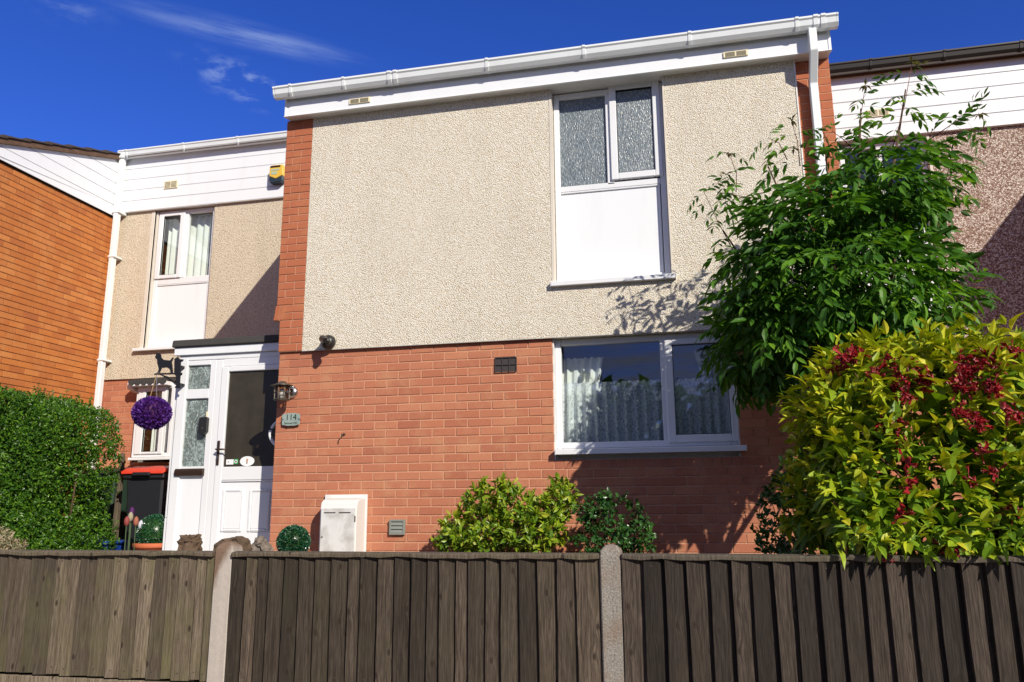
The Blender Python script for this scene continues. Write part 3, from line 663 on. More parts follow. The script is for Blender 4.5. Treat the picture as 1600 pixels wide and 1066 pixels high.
MB().lathe([(.068, lz-.088), (.07, lz-.08), (.04, lz-.078)], (c.x, -.15, 0), 'z', 20).build('base', 'bronze', ln)
MB().lathe([(.02, lz-.075), (.028, lz-.03), (.024, lz), (.01, lz+.03)], (c.x, -.15, 0), 'z', 14).build('bulb', 'sticker_white', ln, 0, True)
# number plaque
def text_part(txt, size, cx, y, cz, mat, parent, name='lettering'):
    cu = bpy.data.curves.new('t', 'FONT'); cu.body = txt; cu.size = size; cu.align_x = 'CENTER'; cu.align_y = 'CENTER'; cu.extrude = .0006; cu.resolution_u = 3
    tmp = bpy.data.objects.new('t', cu); col.objects.link(tmp); dg = bpy.context.evaluated_depsgraph_get(); me = bpy.data.meshes.new_from_object(tmp.evaluated_get(dg))
    bpy.data.objects.remove(tmp); bpy.data.curves.remove(cu); me.materials.clear(); me.materials.append(MATS[mat]); me.name = name
    me.transform(Matrix.Rotation(math.pi/2, 4, 'X')); me.transform(Matrix.Translation((cx, y, cz)))
    o_ = link(name, me, parent); return o_
x0, x1, z0, z1 = W(441, 646, 468.5, 665, -.03); cx, cz = (x0+x1)/2, (z0+z1)/2
pq = thing('number_plaque', 'greenish glass house number plaque reading 114 on the brick wall', 'house sign', (cx, 0, cz))
def arch(e): return [(x0, z0+.008), (cx-.04, z0-.003), (cx+.04, z0-.003), (x1, z0+.008), (x1+.002, cz), (x1, z1-.010), (cx+.04, z1+.002), (cx-.04, z1+.002), (x0, z1-.010), (x0-.002, cz)]
MB().prism(arch(0), -.034, -.028, 'y').build('plate', 'plaque_glass', pq, .002)
for xx in (x0+.006, x1-.006): MB().lathe([(.009, -.004), (.009, -.028)], (xx, 0, cz), 'y', 10).build('standoff', 'chrome', pq); MB().box(xx-.012, xx+.012, -.037, -.0345, cz-.005, cz+.005).build('clip', 'chrome', pq, .001)
text_part('114', .078, cx+.002, -.0352, cz+.018, 'plaque_text', pq)
text_part('Summer Hill', .026, cx, -.0352, z0+.022, 'plaque_text', pq)
# hook
c = at(537, 679, -.01); hk = thing('wall_hook', 'small rusty metal hook screwed into the brick wall', 'hook', (c.x, 0, c.z))
MB().lathe([(.014, -.002), (.012, -.008)], (c.x, 0, c.z), 'y', 12).build('plate', 'bronze', hk)
MB().tube([(c.x, -.006, c.z), (c.x, -.06, c.z-.004), (c.x+.006, -.075, c.z-.018), (c.x+.004, -.07, c.z-.035), (c.x-.006, -.055, c.z-.038)], .0055, 8).build('prong', 'bronze', hk, 0, True)

# ------------------------------------------------------------------ porch with door
YP = .40
porch = thing('porch', 'white plastic entrance porch with glazed door and side light, flat felt roof', 'porch', (-.7, YP, 0))
def PX(u, v=700): return at(u, v, YP).x
def PZ(v, u=330): return at(u, v, YP).z
pxl = PX(271, 680); ptop = PZ(553, 350)
MB().box(pxl, PX(283), YP, YP+.07, -.03, ptop).build('corner_post', 'pvc', porch, .006)
MB().box(pxl-.045, pxl-.002, YP+.03, YP+.10, .45, ptop-.02).build('cover_trim', 'pvc', porch, .004)
MB().box(pxl-.045, pxl-.002, YP+.026, YP+.10, -.03, .447).build('cover_trim', 'pvc', porch, .004)
MB().box(PX(329), PX(340), YP, YP+.07, -.03, ptop-.06).build('jamb', 'pvc', porch, .006)
MB().box(PX(283)+.001, -.004, YP, YP+.07, ptop-.055, ptop).build('head_rail', 'pvc', porch, .005)
MB().box(PX(340)+.001, -.101, YP+.003, YP+.066, PZ(571, 400)+.004, ptop-.0555).build('door_head', 'pvc', porch, .004)
MB().box(-.10, -.004, YP+.002, YP+.068, -.03, ptop-.056).build('jamb', 'pvc', porch, .006)
MB().box(pxl-.05, -.002, YP-.03, YP+.04, ptop+.002, ptop+.085).build('roof_fascia', 'pvc_board', porch, .004)
MB().prism([(YP-.06, ptop+.087), (2.49, ptop+.13), (2.49, ptop+.20), (YP-.05, ptop+.165)], pxl-.07, -.002, 'x').build('felt_roof', 'felt', porch, .01)
MB().box(pxl+.01, pxl+.07, YP+.072, 2.44, -.03, ptop).build('side_panel', 'pvc_board', porch, .003)
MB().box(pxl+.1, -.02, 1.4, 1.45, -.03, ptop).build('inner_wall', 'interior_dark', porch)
# side light: fixed frame, two obscured panes, letter plate, panel
sx0, sx1 = PX(283), PX(329)
p1 = (PX(291, 590), PX(323, 590), PZ(608, 306), PZ(571, 306)); p2 = (PX(287, 680), PX(320, 680), PZ(729, 300), PZ(623, 305))
slt = bpy.data.objects.new('side_light', None); col.objects.link(slt); slt.parent = porch; slt.matrix_parent_inverse = Matrix.Translation(Vector((.7, -YP, 0)))
px_a, px_b = min(p1[0], p2[0])+.01, max(p1[1], p2[1])+.005
MB().box(sx0, px_a, YP+.004, YP+.066, -.03, ptop-.056).box(px_b, sx1, YP+.004, YP+.066, -.03, ptop-.056).box(px_a, px_b, YP+.004, YP+.066, p1[3], ptop-.056).box(px_a, px_b, YP+.004, YP+.066, p2[3], p1[2]).box(px_a, px_b, YP+.004, YP+.066, p2[2]-.10, p2[2]).build('frame', 'pvc', slt, .005)
MB().box(px_a-.002, px_b+.002, YP+.03, YP+.045, p1[2]-.002, p1[3]+.002).build('pane', 'glass_swirl', slt)
MB().box(px_a-.002, px_b+.002, YP+.03, YP+.045, p2[2]-.002, p2[3]+.002).build('pane', 'glass_swirl', slt)
MB().box(px_a-.002, px_b+.002, YP+.022, YP+.045, -.03, p2[2]-.101).build('panel', 'pvc_board', slt, .003)
lb = W(275, 733, 313, 745, YP-.012); lpx0, lpx1 = px_a-.045, px_b+.02
MB().prism([(YP+.004, p2[2]-.098), (YP-.026, p2[2]-.092), (YP-.032, p2[2]-.045), (YP-.014, p2[2]-.022), (YP+.004, p2[2]-.022)], lpx0, lpx1, 'x').build('letter_plate', 'brass_dark', slt, .003)
# door
dl, dr = PX(339), -.105; dt = PZ(571, 400); g = (PX(350), -.20, PZ(729, 390), PZ(579, 400)); DB = .03
door = bpy.data.objects.new('door', None); col.objects.link(door); door.parent = porch; door.matrix_parent_inverse = Matrix.Translation(Vector((.7, -YP, 0)))
yd = YP-.012
MB().box(dl, g[0], yd, YP+.05, DB, dt).box(g[1], dr, yd, YP+.05, DB, dt).box(g[0], g[1], yd, YP+.05, g[3], dt).box(g[0], g[1], yd, YP+.05, g[2]-.135, g[2]).build('stile_frame', 'pvc', door, .006)
MB().box(g[0]-.004, g[1]+.004, YP+.015, YP+.03, g[2]-.004, g[3]+.004).build('pane', 'glass_door', door)
MB().box(g[0]-.004, g[1]+.004, yd+.012, YP+.04, DB, g[2]-.136).build('lower_panel', 'pvc_board', door, .003)
MB().box(g[0], g[1], yd-.004, yd+.011, g[2]-.150, g[2]-.138).build('panel_moulding', 'pvc', door, .004)
for (ua, ub) in ((346, 379), (388, 421)):
    a, b, c_, d_ = W(ua, 764, ub, 831, yd); t = .03
    pm = MB().box(a, a+t, yd-.004, yd+.011, c_, d_).box(b-t, b, yd-.004, yd+.011, c_, d_).box(a+t, b-t, yd-.004, yd+.011, d_-t, d_).box(a+t, b-t, yd-.004, yd+.011, c_, c_+t).build('panel_moulding', 'pvc', door, .010)
    MB().box(a+t, b-t, yd+.004, yd+.0115, c_+t, d_-t).build('raised_panel', 'pvc_board', door, .003)
hp = at(338.5, 708, yd); hx = dl+.028
hd = MB().box(hx-.016, hx+.016, yd-.012, yd-.001, hp.z-.125, hp.z+.125).build('handle', 'brass_dark', door, .006)
MB().tube([(hx, yd-.01, hp.z+.035), (hx, yd-.05, hp.z+.035), (hx+.02, yd-.055, hp.z+.034), (hx+.12, yd-.052, hp.z+.03)], .009, 8).build('lever', 'brass_dark', hd, 0, True)
MB().lathe([(.011, -.012), (.011, -.018)], (hx, yd, hp.z-.05), 'y', 12).build('keyhole', 'chrome', hd)
# stickers on the door pane
ys = YP+.0135
a, b, c_, d_ = W(353.5, 718, 365, 726, ys); MB().box(a, b, ys-.0012, ys, c_, d_).build('sticker', 'sticker_white', door)
MB().box(a+(b-a)*.25, a+(b-a)*.36, ys-.0026, ys-.0014, c_+(d_-c_)*.4, c_+(d_-c_)*.6).build('sticker_print', 'tulip_red', door)
a, b, c_, d_ = W(365.6, 717.5, 372, 725, ys); MB().box(a, b, ys-.0012, ys, c_, d_).build('sticker', 'sticker_green', door)
MB().lathe([((b-a)*.36, 0), ((b-a)*.36, -.0012), ((b-a)*.20, -.0012), ((b-a)*.20, 0)], ((a+b)/2, ys-.0014, (c_+d_)/2), 'y', 18).build('sticker_print', 'sticker_white', door)
a, b, c_, d_ = W(375, 713, 397.5, 728.5, ys); cx, cz = (a+b)/2, (c_+d_)/2; rx, rz = (b-a)/2, (d_-c_)/2
MB().prism([(cx+rx*math.cos(2*math.pi*k/32), cz+rz*math.sin(2*math.pi*k/32)) for k in range(32)], ys-.0012, ys, 'y').build('sticker', 'sticker_white', door)
hd_ = [(-.20, .28), (-.24, .62), (-.08, .38), (.08, .38), (.22, .66), (.20, .25), (.16, -.1), (.12, -.42), (-.02, -.52), (-.14, -.40), (-.18, -.08)]
MB().prism([(cx+p[0]*rz*.95, cz+p[1]*rz) for p in hd_], ys-.0026, ys-.0014, 'y').build('sticker_print', 'sticker_tan', door)
MB().prism([(cx+.10*rz*math.cos(k)-.02*rz, cz-.42*rz+.13*rz*math.sin(k)) for k in [i*.63 for i in range(10)]], ys-.0038, ys-.0028, 'y').build('sticker_print', 'plaque_text', door)
# bell box on the jamb
a, b, c_, d_ = W(311, 652, 324, 679, YP-.03)
ks = thing('door_bell', 'black plastic bell box fixed to the porch frame beside the door', 'door bell', ((a+b)/2, YP, c_))
MB().prism([(a, c_+.02), (a+.015, c_), (b-.03, c_), (b, c_+.03), (b, d_-.012), (b-.012, d_), (a+.012, d_), (a, d_-.012)], YP-.042, YP-.001, 'y').build('case', 'black_plastic', ks, .004)
MB().box((a+b)/2-.01, (a+b)/2+.01, YP-.047, YP-.0425, c_+.05, c_+.075).build('button', 'vent_dark', ks, .002)
MB().box((a+b)/2+.006, (a+b)/2+.026, YP-.006, YP-.001, d_+.005, d_+.06).build('tag', 'cream_plastic', ks, .001)
# grab rail on the flank of the main house
gz1, gz0 = at(428, 655, .16).z, at(428, 700, .16).z
gr = thing('grab_rail', 'white curved grab rail at the brick corner beside the door', 'grab rail', (0, .16, gz0))
pts_ = [(-.002, .16, gz0-.02)]+[(-.145*math.sin(math.pi*k/10)**.6, .16, gz0+(gz1-gz0)*k/10) for k in range(1, 10)]+[(-.002, .16, gz1+.02)]
MB().tube(pts_, .0155, 10).build('rail', 'pvc', gr, 0, True)
for zz in (gz0-.02, gz1+.02): MB().lathe([(.034, -.001), (.034, -.01), (.02, -.016)], (0, .16, zz), 'x', 16).build('flange', 'pvc', gr)

# ------------------------------------------------------------------ cat bracket and purple flower ball
YB_ = .30
ct = thing('cat_bracket', 'black iron hanging bracket with a cat silhouette on the porch corner', 'bracket', (pxl, YP, PZ(600)))
def sil(pts, y0, y1, name, parent, mat='black_iron'):
    ps = [at(u, v, (y0+y1)/2) for u, v in pts]; return MB().prism([(p.x, p.z) for p in ps], y0, y1, 'y').build(name, mat, parent)
def cr(x, y): return (140+x/7.615, 540+y/7.615)      # read off an enlarged view of the photograph
cat_ = [(782, 130), (790, 118), (800, 84), (815, 96), (832, 86), (850, 110), (853, 140), (880, 170), (960, 178), (990, 140), (1000, 150), (978, 195), (985, 240), (990, 300), (992, 325), (965, 325), (958, 285), (925, 262), (860, 268), (845, 300), (835, 325), (805, 325), (825, 290), (818, 250), (805, 210), (806, 170), (790, 158)]
sil([cr(*p) for p in cat_], YB_-.004, YB_+.004, 'cat_figure', ct)
sil([cr(*p) for p in [(775, 350), (770, 338), (790, 330), (1010, 326), (1010, 345), (800, 348)]], YB_-.006, YB_+.006, 'arm', ct)
sil([cr(*p) for p in [(830, 346), (870, 350), (940, 372), (1000, 420), (1030, 460), (1020, 470), (980, 430), (920, 392)]], YB_-.005, YB_+.005, 'brace', ct)
sil([cr(*p) for p in [(1012, 160), (1030, 150), (1052, 136), (1070, 165), (1115, 165), (1110, 185), (1085, 200), (1082, 320), (1102, 325), (1098, 350), (1080, 360), (1072, 480), (1092, 490), (1085, 508), (1020, 508), (1018, 490), (1035, 478), (1030, 360), (1010, 345)]], YB_-.006, YB_+.006, 'back_plate', ct)
for vv in (572, 600): 
    p = at(140+1050/7.615, vv, YB_); MB().box(p.x-.012, p.x+.012, YB_+.006, YP, p.z-.012, p.z+.012).build('spacer', 'black_iron', ct)
bc = at(237.5, 645.5, YB_); br = (at(264, 645, YB_).x-at(211, 645, YB_).x)/2
def leaf_ball(mb, c, r, n, ln_, wd, seed, squash=.92, low=-1):
    rr = random.Random(seed)
    for i in range(n):
        z = rr.uniform(low, 1); t = rr.uniform(0, 6.283); q = math.sqrt(max(0, 1-z*z)); d = Vector((q*math.cos(t), q*math.sin(t), z))
        e = Vector((rr.gauss(0, 1), rr.gauss(0, 1), rr.gauss(0, 1))); d2 = (d+e*.35).normalized(); s = d2.cross(Vector((rr.gauss(0, 1), rr.gauss(0, 1), rr.gauss(0, 1)))).normalized()
        b = Vector(c)+Vector((d.x, d.y, d.z*squash))*(r-ln_*.8); L = ln_*rr.uniform(.7, 1.15); nrm = s.cross(d2)
        mb.add([b, b+d2*L*.5+s*wd*.5+nrm*wd*.15, b+d2*L, b+d2*L*.5-s*wd*.5+nrm*wd*.15], [(0, 1, 2), (0, 2, 3)], rr.random()*.98+.01)
    return mb
def ico(mb, c, r, sq=1.0, seg=16, ring=10):
    c = Vector(c); pr = [(max(.001, r*math.sin(math.pi*k/ring)), -r*sq*math.cos(math.pi*k/ring)) for k in range(ring+1)]
    return mb.lathe(pr, c, 'z', seg)
fb = thing('flower_ball', 'hanging ball of artificial purple flowers in front of the narrow window', 'flower ball', (bc.x, bc.y, bc.z-br))
ico(MB(), bc, br*.80, .9).build('core', 'tulip_purple', fb, 0, True)
stuff(leaf_ball(MB(), bc, br*.97, 2600, .034, .022, 5, .87).build('petals', 'petal_purple', fb, fixn=False))
hook = at(245, 584, YB_)
for du in (-.045, .04):
    MB().tube([hook+Vector((0, 0, -.0)), Vector((bc.x+du, bc.y, bc.z+br*.7))], .004 if du < 0 else .0025, 6).build('cord', 'rope' if du < 0 else 'chrome', fb)

# ------------------------------------------------------------------ left neighbour (set back)
Y2 = 2.5
left = thing('terraced_house', 'set back cream house left of centre, with white clad eaves and a yellow alarm box', 'house', (-2, Y2, -.06), 'houses of the terrace')
LX0, LX1 = -4.12, -.01; LB = 2.31; LF0 = 4.77; LF1 = LF0+.83
lu = W(238, 336, 331, 545, Y2); lw0, lw1 = at(237, 400, Y2).x, at(330, 400, Y2).x; lz0 = at(262, 543, Y2).z
MB().box(LX0, lw0, Y2, Y2+.15, LB, LF0).box(lw1, LX1, Y2, Y2+.15, LB, LF0).box(lw0, lw1, Y2, Y2+.15, LB, lz0-.02).build('pebbledash_panel', 'pebble_tan', left)
bwx = at(209, 660, Y2).x; bwx1 = bwx+.62
lbw = MB().box(LX0, bwx, Y2+.035, Y2+.15, -.3, LB).box(bwx1, LX1, Y2+.035, Y2+.15, -.3, LB).box(bwx, bwx1, Y2+.035, Y2+.15, -.3, 1.16).build('brick_wall', 'mortar_pink', left)
it = []
for n in range(0, 30):
    z = LB-G*(n+.5)
    for (c, L) in course(LX0, LX1, .06 if n % 2 else .17):
        if z > 1.16 and c+L/2 > bwx and c-L/2 < bwx1: 
            l = c-L/2
            if l < bwx-.03: L = bwx-l; c = l+L/2
            else: continue
        it.append((c, z, L, G-.0105, Y2+.03))
put_bricks(lbw, it, 'brick_pink', 90)
MB().box(LX0, LX1, Y2+.002, Y2+.15, LF0, LF1+.03).build('upper_wall', 'reveal', left)
MB().box(LX0+.005, LX0+.06, Y2+.151, Y2+3, -.1, 4.7).build('party_wall', 'interior_wall', left); MB().box(LX1-.06, LX1-.005, Y2+.151, Y2+3, -.1, 4.7).build('party_wall', 'interior_wall', left)
MB().box(LX0+.06, LX1-.06, Y2+.151, Y2+3, -.1, -.02).build('floor', 'interior_dark', left)
MB().box(LX0, LX1, Y2+.16, Y2+.2, -.3, 1.1).box(LX0, LX1, Y2+3, Y2+3.1, -.1, 5).box(LX0, LX1, Y2+.15, Y2+3, 2.35, 2.45).box(LX0, LX1, Y2+.15, Y2+3, 4.7, 4.76).build('room', 'interior_wall', left)
for i in range(5):
    z = LF0+i*.166; MB().prism([(Y2-.05, z), (Y2-.052, z+.158), (Y2-.03, z+.159), (Y2-.03, z+.166), (Y2, z+.166), (Y2, z)], LX0-.02, LX1, 'x').build('cladding_board', 'pvc_board', left, .002)
MB().box(LX0-.02, LX1, Y2-.045, Y2-.004, LF0-.008, LF0-.0005).build('drip_strip', 'pvc_dirty', left)
MB().box(LX0-.02, LX1, Y2-.06, Y2+.1, LF1, LF1+.03).build('soffit', 'pvc_dirty', left)
gutter(left, LX0+.06, LX1-.01, Y2-.062, LF1-.03, 'gutter_pvc', [at(u, 235, Y2-.15).x for u in (200, 288, 372)])
vent(left, at(261, 290, Y2).x, at(282, 288, Y2).x, at(270, 297, Y2).z, at(270, 285, Y2).z, Y2-.066)
roof(left, LX0, LX1+.05, Y2-.16, 8)
q0 = W(247, 341, 284, 433, Y2+.03); q0i = W(252, 343, 278, 430, Y2+.03); q1 = W(291, 337, 326, 433, Y2+.05); qp = W(240, 443, 321, 538, Y2+.05); YW2 = Y2+.05
add_window(left, 'window', (lw0+.03, lw1-.004), (lz0, LF0-.01), YW2,
    [(q0i[0]-.01, q0i[1]+.01, q0i[2]-.01, q0i[3]+.01, 'glass_clear', .0), (q1[0]-.005, q1[1]+.02, q1[2]-.01, q1[3]+.02, 'glass_clear', .03)],
    [((lw0+.045, q0[1]+.01, q0[2]-.015, LF0-.045), (q0i[0], q0i[1], q0i[2]+.01, LF0-.095))], [(q0[1]-.005, q1[0], q0[2]-.02, LF0-.05), (lw0+.08, lw1-.05, qp[3], q0[2]-.005)],
    panel=(lw0+.075, lw1-.05, lz0+.04, qp[3]), sill=(at(207, 545, Y2-.08).x, at(322, 541, Y2-.08).x, lz0-.04, lz0+.008, Y2-.07), label='upper window with white panel and striped curtains')
MB().box(lw0-.06, lw0, Y2-.008, Y2+.09, lz0-.02, LF0-.01).build('reveal_bead', 'reveal', left, .004); MB().box(lw0, lw0+.03, Y2+.02, Y2+.1, lz0, LF0-.01).build('reveal_bead', 'reveal', left, .004)
drape('upper_curtain', 'curtain_white', lw0+.08, lw1-.06, Y2+.22, qp[3], LF0, 8, .03, 'white curtains behind the upper window of the set back left house', 'curtain', seed=3)
# narrow bay window beside the porch
bz0, bz1 = at(232, 713, Y2).z-.02, at(232, 603, Y2).z; YBW = Y2-.11
bq = W(224, 612, 247, 706, YBW)
add_window(left, 'bay_window', (at(208, 660, YBW).x, at(268, 660, YBW).x), (bz0, bz1), YBW+.02,
    [(bq[0]-.02, bq[1]+.03, bq[2]-.02, bq[3]+.03, 'glass_clear', .0)], [((at(213, 660, YBW).x, at(256, 660, YBW).x, bz0+.04, bz1-.03), (bq[0], bq[1]+.02, bq[2], bq[3]))], [], dep=.10, sill=(at(203, 717, YBW).x, at(268, 717, YBW).x, bz0-.04, bz0, Y2-.14), label='narrow projecting window beside the porch')
drape('bay_curtain', 'curtain_white', bq[0]-.05, bq[1]+.08, Y2+.15, bz0, bz1, 4, .025, 'white curtain in the narrow window behind the purple flower ball', 'curtain', seed=8)
# scalloped canopy
cn = thing('window_canopy', 'small dark canopy with white scalloped trim above the narrow window', 'canopy', (bwx, Y2, bz1))
ca, cb = at(203, 597, Y2-.2).x, at(262, 592, Y2-.2).x
MB().prism([(Y2+.0, bz1+.10), (Y2-.22, bz1+.055), (Y2-.22, bz1+.03), (Y2, bz1+.05)], ca, cb, 'x').build('roof', 'felt', cn)
sc_p = [(ca, bz1+.05), (ca, bz1+.01)]; ns = 6
for i in range(ns):
    xa, xb = ca+(cb-ca)*i/ns, ca+(cb-ca)*(i+1)/ns
    for k in range(1, 8): sc_p.append((xa+(xb-xa)*k/8, bz1+.01-.035*math.sin(math.pi*k/8)))
    sc_p.append((xb, bz1+.01))
sc_p.append((cb, bz1+.05)); MB().prism(sc_p, Y2-.234, Y2-.222, 'y').build('scallop_trim', 'felt', cn)
MB().box(ca+.01, cb, Y2-.216, Y2-.03, bz1-.03, bz1+.02).build('soffit_board', 'pvc_board', cn)
MB().prism([(Y2-.01, bz1-.10), (Y2-.03, bz1-.10), (Y2-.16, bz1-.05), (Y2-.16, bz1+.03), (Y2-.01, bz1+.03)], ca-.07, ca+.005, 'x').build('bracket', 'pvc', cn, .004)
# downpipe in the corner
cz_ = [at(188, 262, Y2-.12), at(176, 332, Y2-.12), at(150, 630, Y2-.12)]
ldx = -4.03; MB().prism([(Y2-.17, LF1+.03), (Y2-.09, LF1+.03), (Y2-.09, -.05), (Y2-.17, -.05)], ldx-.036, ldx+.036, 'x').build('downpipe', 'gutter_pvc', left, .008)
dpl = [c for c in left.children if c.name.startswith('downpipe')][-1]
MB().box(ldx-.055, ldx+.055, Y2-.19, Y2-.08, LF1-.04, LF1+.085).build('hopper', 'gutter_pvc', dpl, .006)
for zz in (LF0-.05, 4.05, 2.55): MB().box(ldx-.046, ldx+.060, Y2-.18, Y2-.01, zz, zz+.05 if zz > 4.5 else zz+.028).build('pipe_clip', 'gutter_pvc', dpl, .004)
# alarm box
a, b, c_, d_ = W(419.5, 257, 437, 284, Y2-.17); al = thing('alarm_box', 'yellow and black burglar alarm box on the white cladding', 'alarm box', ((a+b)/2, Y2-.05, c_))
yA = Y2-.052; yF = Y2-.15
MB().prism([(a, c_+.10), (a, d_-.02), (a+.03, d_), (b+.03, d_), (b+.03, c_+.10), ((a+b)/2+.01, c_+.055)], yF, yA, 'y').build('cover', 'alarm_yellow', al, .006)
MB().prism([(a+.02, c_), (b+.01, c_), (b+.03, c_+.03), (b+.03, c_+.097), ((a+b)/2+.01, c_+.052), (a, c_+.097), (a, c_+.03)], yF, yA, 'y').build('lower_cover', 'alarm_blue', al, .006)
MB().box(a+.025, b-.02, yF-.003, yF-.001, d_-.085, d_-.06).build('print', 'alarm_pale', al); MB().box(a+.03, b-.05, yF-.003, yF-.001, d_-.14, d_-.10).build('print', 'alarm_pale', al)
MB().box(a+.015, b-.005, yF-.008, yF-.001, d_-.035, d_-.012).build('hood', 'brass_dark', al, .002)

# ------------------------------------------------------------------ left end house (steps forward, flank wall in view)
X3 = LX0
lend = thing('terraced_house', 'orange brick house at the far left, its flank wall in view', 'house', (X3-2, .5, -.06), 'houses of the terrace')
EY0, EY1 = -.02, Y2+.02; EF0 = 4.69
fw_ = MB().box(X3-.15, X3-.006, EY0, EY1, -.3, EF0+.01).build('flank_wall', 'mortar_orange', lend)
it = []
for n in range(0, 64):
    z = EF0-.02-G*(n+.5)
    if z < -.2: break
    for (c, L) in course(EY0, EY1, [.0, .1125, .03, .14][n % 4], J=.007): it.append((c, z, L, G-.0085, X3))
HIDE2 = HIDE; put_bricks(fw_, it, 'brick_orange', 300, face='x')
MB().box(X3-4.5, X3-.155, EY0, EY0+.15, -.3, 4.7).build('front_wall', 'brick_orange_x', lend)
for i in range(6):
    z = EF0+i*.166; top = z+.158
    yc = lambda zz: (zz+.075-4.74)/.345-.22        # where the verge cuts the board
    y_lo, y_hi = max(EY0-.12, yc(z)), max(EY0-.12, yc(top))
    if y_lo > EY1-.05: break
    poly = [(y_lo, z), (EY1-.06, z), (EY1-.06, min(top, roof_z(EY1)-.085))] + ([(y_hi, top)] if y_hi < EY1-.06 else []) + ([(EY0-.12, min(top, roof_z(EY0-.12)-.09))] if y_lo <= EY0-.119 else [])
    if len(poly) >= 3: MB().prism(poly, X3-.05, X3+.035+.0005*i, 'x').build('cladding_board', 'pvc_board', lend)
MB().box(X3-.04, X3+.028, EY0-.12, EY1-.06, EF0-.010, EF0-.001).build('drip_strip', 'slot_dark', lend)
er = roof(lend, X3-5, X3+.02, -.25, 7.5)
verge = MB().prism([(-.25, roof_z(-.25)-.075), (EY1-.02, roof_z(EY1-.02)-.075), (EY1-.02, roof_z(EY1-.02)-.005), (-.25, roof_z(-.25)-.005)], X3+.02, X3+.075, 'x').build('verge_mortar', 'roof_mortar', lend)
k = 0; yy = -.30
while yy < Y2+.0:
    L = .36; z0_, z1_ = roof_z(yy), roof_z(yy+L)
    MB().prism([(yy, z0_+.012), (yy+L+.05, z1_+.012), (yy+L+.05, z1_+.022), (yy, z0_+.038)], X3-.30, X3+.095, 'x').build('tile', 'roof_tile', er)
    yy += L-.03

# ------------------------------------------------------------------ right neighbour (set back) and the block beyond
right = thing('terraced_house', 'set back house at the right with brown speckled render and white clad eaves', 'house', (7, Y2, -.06), 'houses of the terrace')
RX0, RX1 = MX1+.01, 9.2; rw0, rw1 = at(1318, 300, Y2).x, at(1462, 300, Y2).x; rz0 = at(1480, 480, Y2).z
MB().box(RX0, rw0, Y2, Y2+.15, LB, LF0).box(rw1, RX1, Y2, Y2+.15, LB, LF0).box(rw0, rw1, Y2, Y2+.15, LB, rz0-.02).build('render_panel', 'pebble_brown', right)
rbw = MB().box(RX0, RX1, Y2+.035, Y2+.15, -.3, LB).build('brick_wall', 'mortar_pink', right)
rest = MB()
for n in range(0, 30):
    for (c, L) in course(RX0, RX1, .06 if n % 2 else .17): rest.box(c-L/2, c+L/2, Y2+.03, Y2+.07, LB-G*(n+1)+.005, LB-G*n-.005, R.random()*.98+.01)
stuff(rest.build('brickwork', 'brick_pink', rbw))
MB().box(RX0, RX1, Y2+.002, Y2+.15, LF0, LF1+.03).build('upper_wall', 'reveal', right)
for xa_ in (RX0+.005, RX1-.06): MB().box(xa_, xa_+.055, Y2+.151, Y2+3, -.1, 4.7).build('party_wall', 'interior_wall', right)
MB().box(RX0, RX1, Y2+3, Y2+3.1, -.1, 5).box(RX0, RX1, Y2+.15, Y2+3, 2.35, 2.45).box(RX0, RX1, Y2+.15, Y2+3, 4.7, 4.76).build('room', 'interior_wall', right)
for i in range(5):
    z = LF0+i*.166; MB().prism([(Y2-.05, z), (Y2-.052, z+.154), (Y2-.015, z+.155), (Y2-.015, z+.166), (Y2, z+.166), (Y2, z)], RX0, RX1, 'x').build('cladding_board', 'pvc_board', right, .002)
MB().box(RX0, RX1, Y2-.06, Y2+.1, LF1, LF1+.03).build('soffit', 'pvc_dirty', right)
MB().box(RX0, RX1, Y2-.075, Y2-.05, LF1-.02, LF1+.06).build('eaves_board', 'roof_mortar', right)
gutter(right, RX0+.02, RX1, Y2-.078, LF1+.0, 'gutter_dark', [6.2, 7.0, 7.8])
vent(right, at(1352, 180, Y2).x, at(1388, 176, Y2).x, at(1370, 186, Y2).z, at(1370, 174, Y2).z, Y2-.066)
roof(right, RX0-.05, RX1+.02, Y2-.16, 8)
rq = (rw0+.06, rw1-.07)
add_window(right, 'window', (rw0+.004, rw1-.03), (rz0, LF0-.03), YW2,
    [(rq[0], 6.22, 3.66, LF0-.10, 'glass_clear', .03), (6.26, rq[1]-.01, 3.66, LF0-.10, 'glass_clear', .03)], [], [(6.21, 6.27, 3.65, LF0-.08), (rw0+.05, rw1-.08, 3.55, 3.65)],
    panel=(rw0+.05, rw1-.08, rz0+.05, 3.55), sill=(rw0-.05, rw1+.05, rz0-.05, rz0+.004, Y2-.07), label='upper window with white panel, half behind the tree')
MB().box(rw1-.03, rw1+.002, Y2-.006, Y2+.09, rz0-.01, LF0).build('reveal_bead', 'reveal', right, .003)
rend = thing('terraced_house', 'next forward house of the terrace, just outside the picture at the right', 'house', (11, 0, -.06), 'houses of the terrace')
MB().prism(gable(0, 6.5), RX1, RX1+.15, 'x').build('flank_wall', 'brick_orange_y', rend)
MB().box(RX1+.151, RX1+5, .0, .15, -.3, 4.7).build('front_wall', 'pebble_cream', rend)
MB().box(RX1-.05, RX1+5, -.15, .0, SOF, SOF+.28).build('fascia_board', 'pvc_board', rend)
roof(rend, RX1-.08, RX1+5, -.25, 7.5)

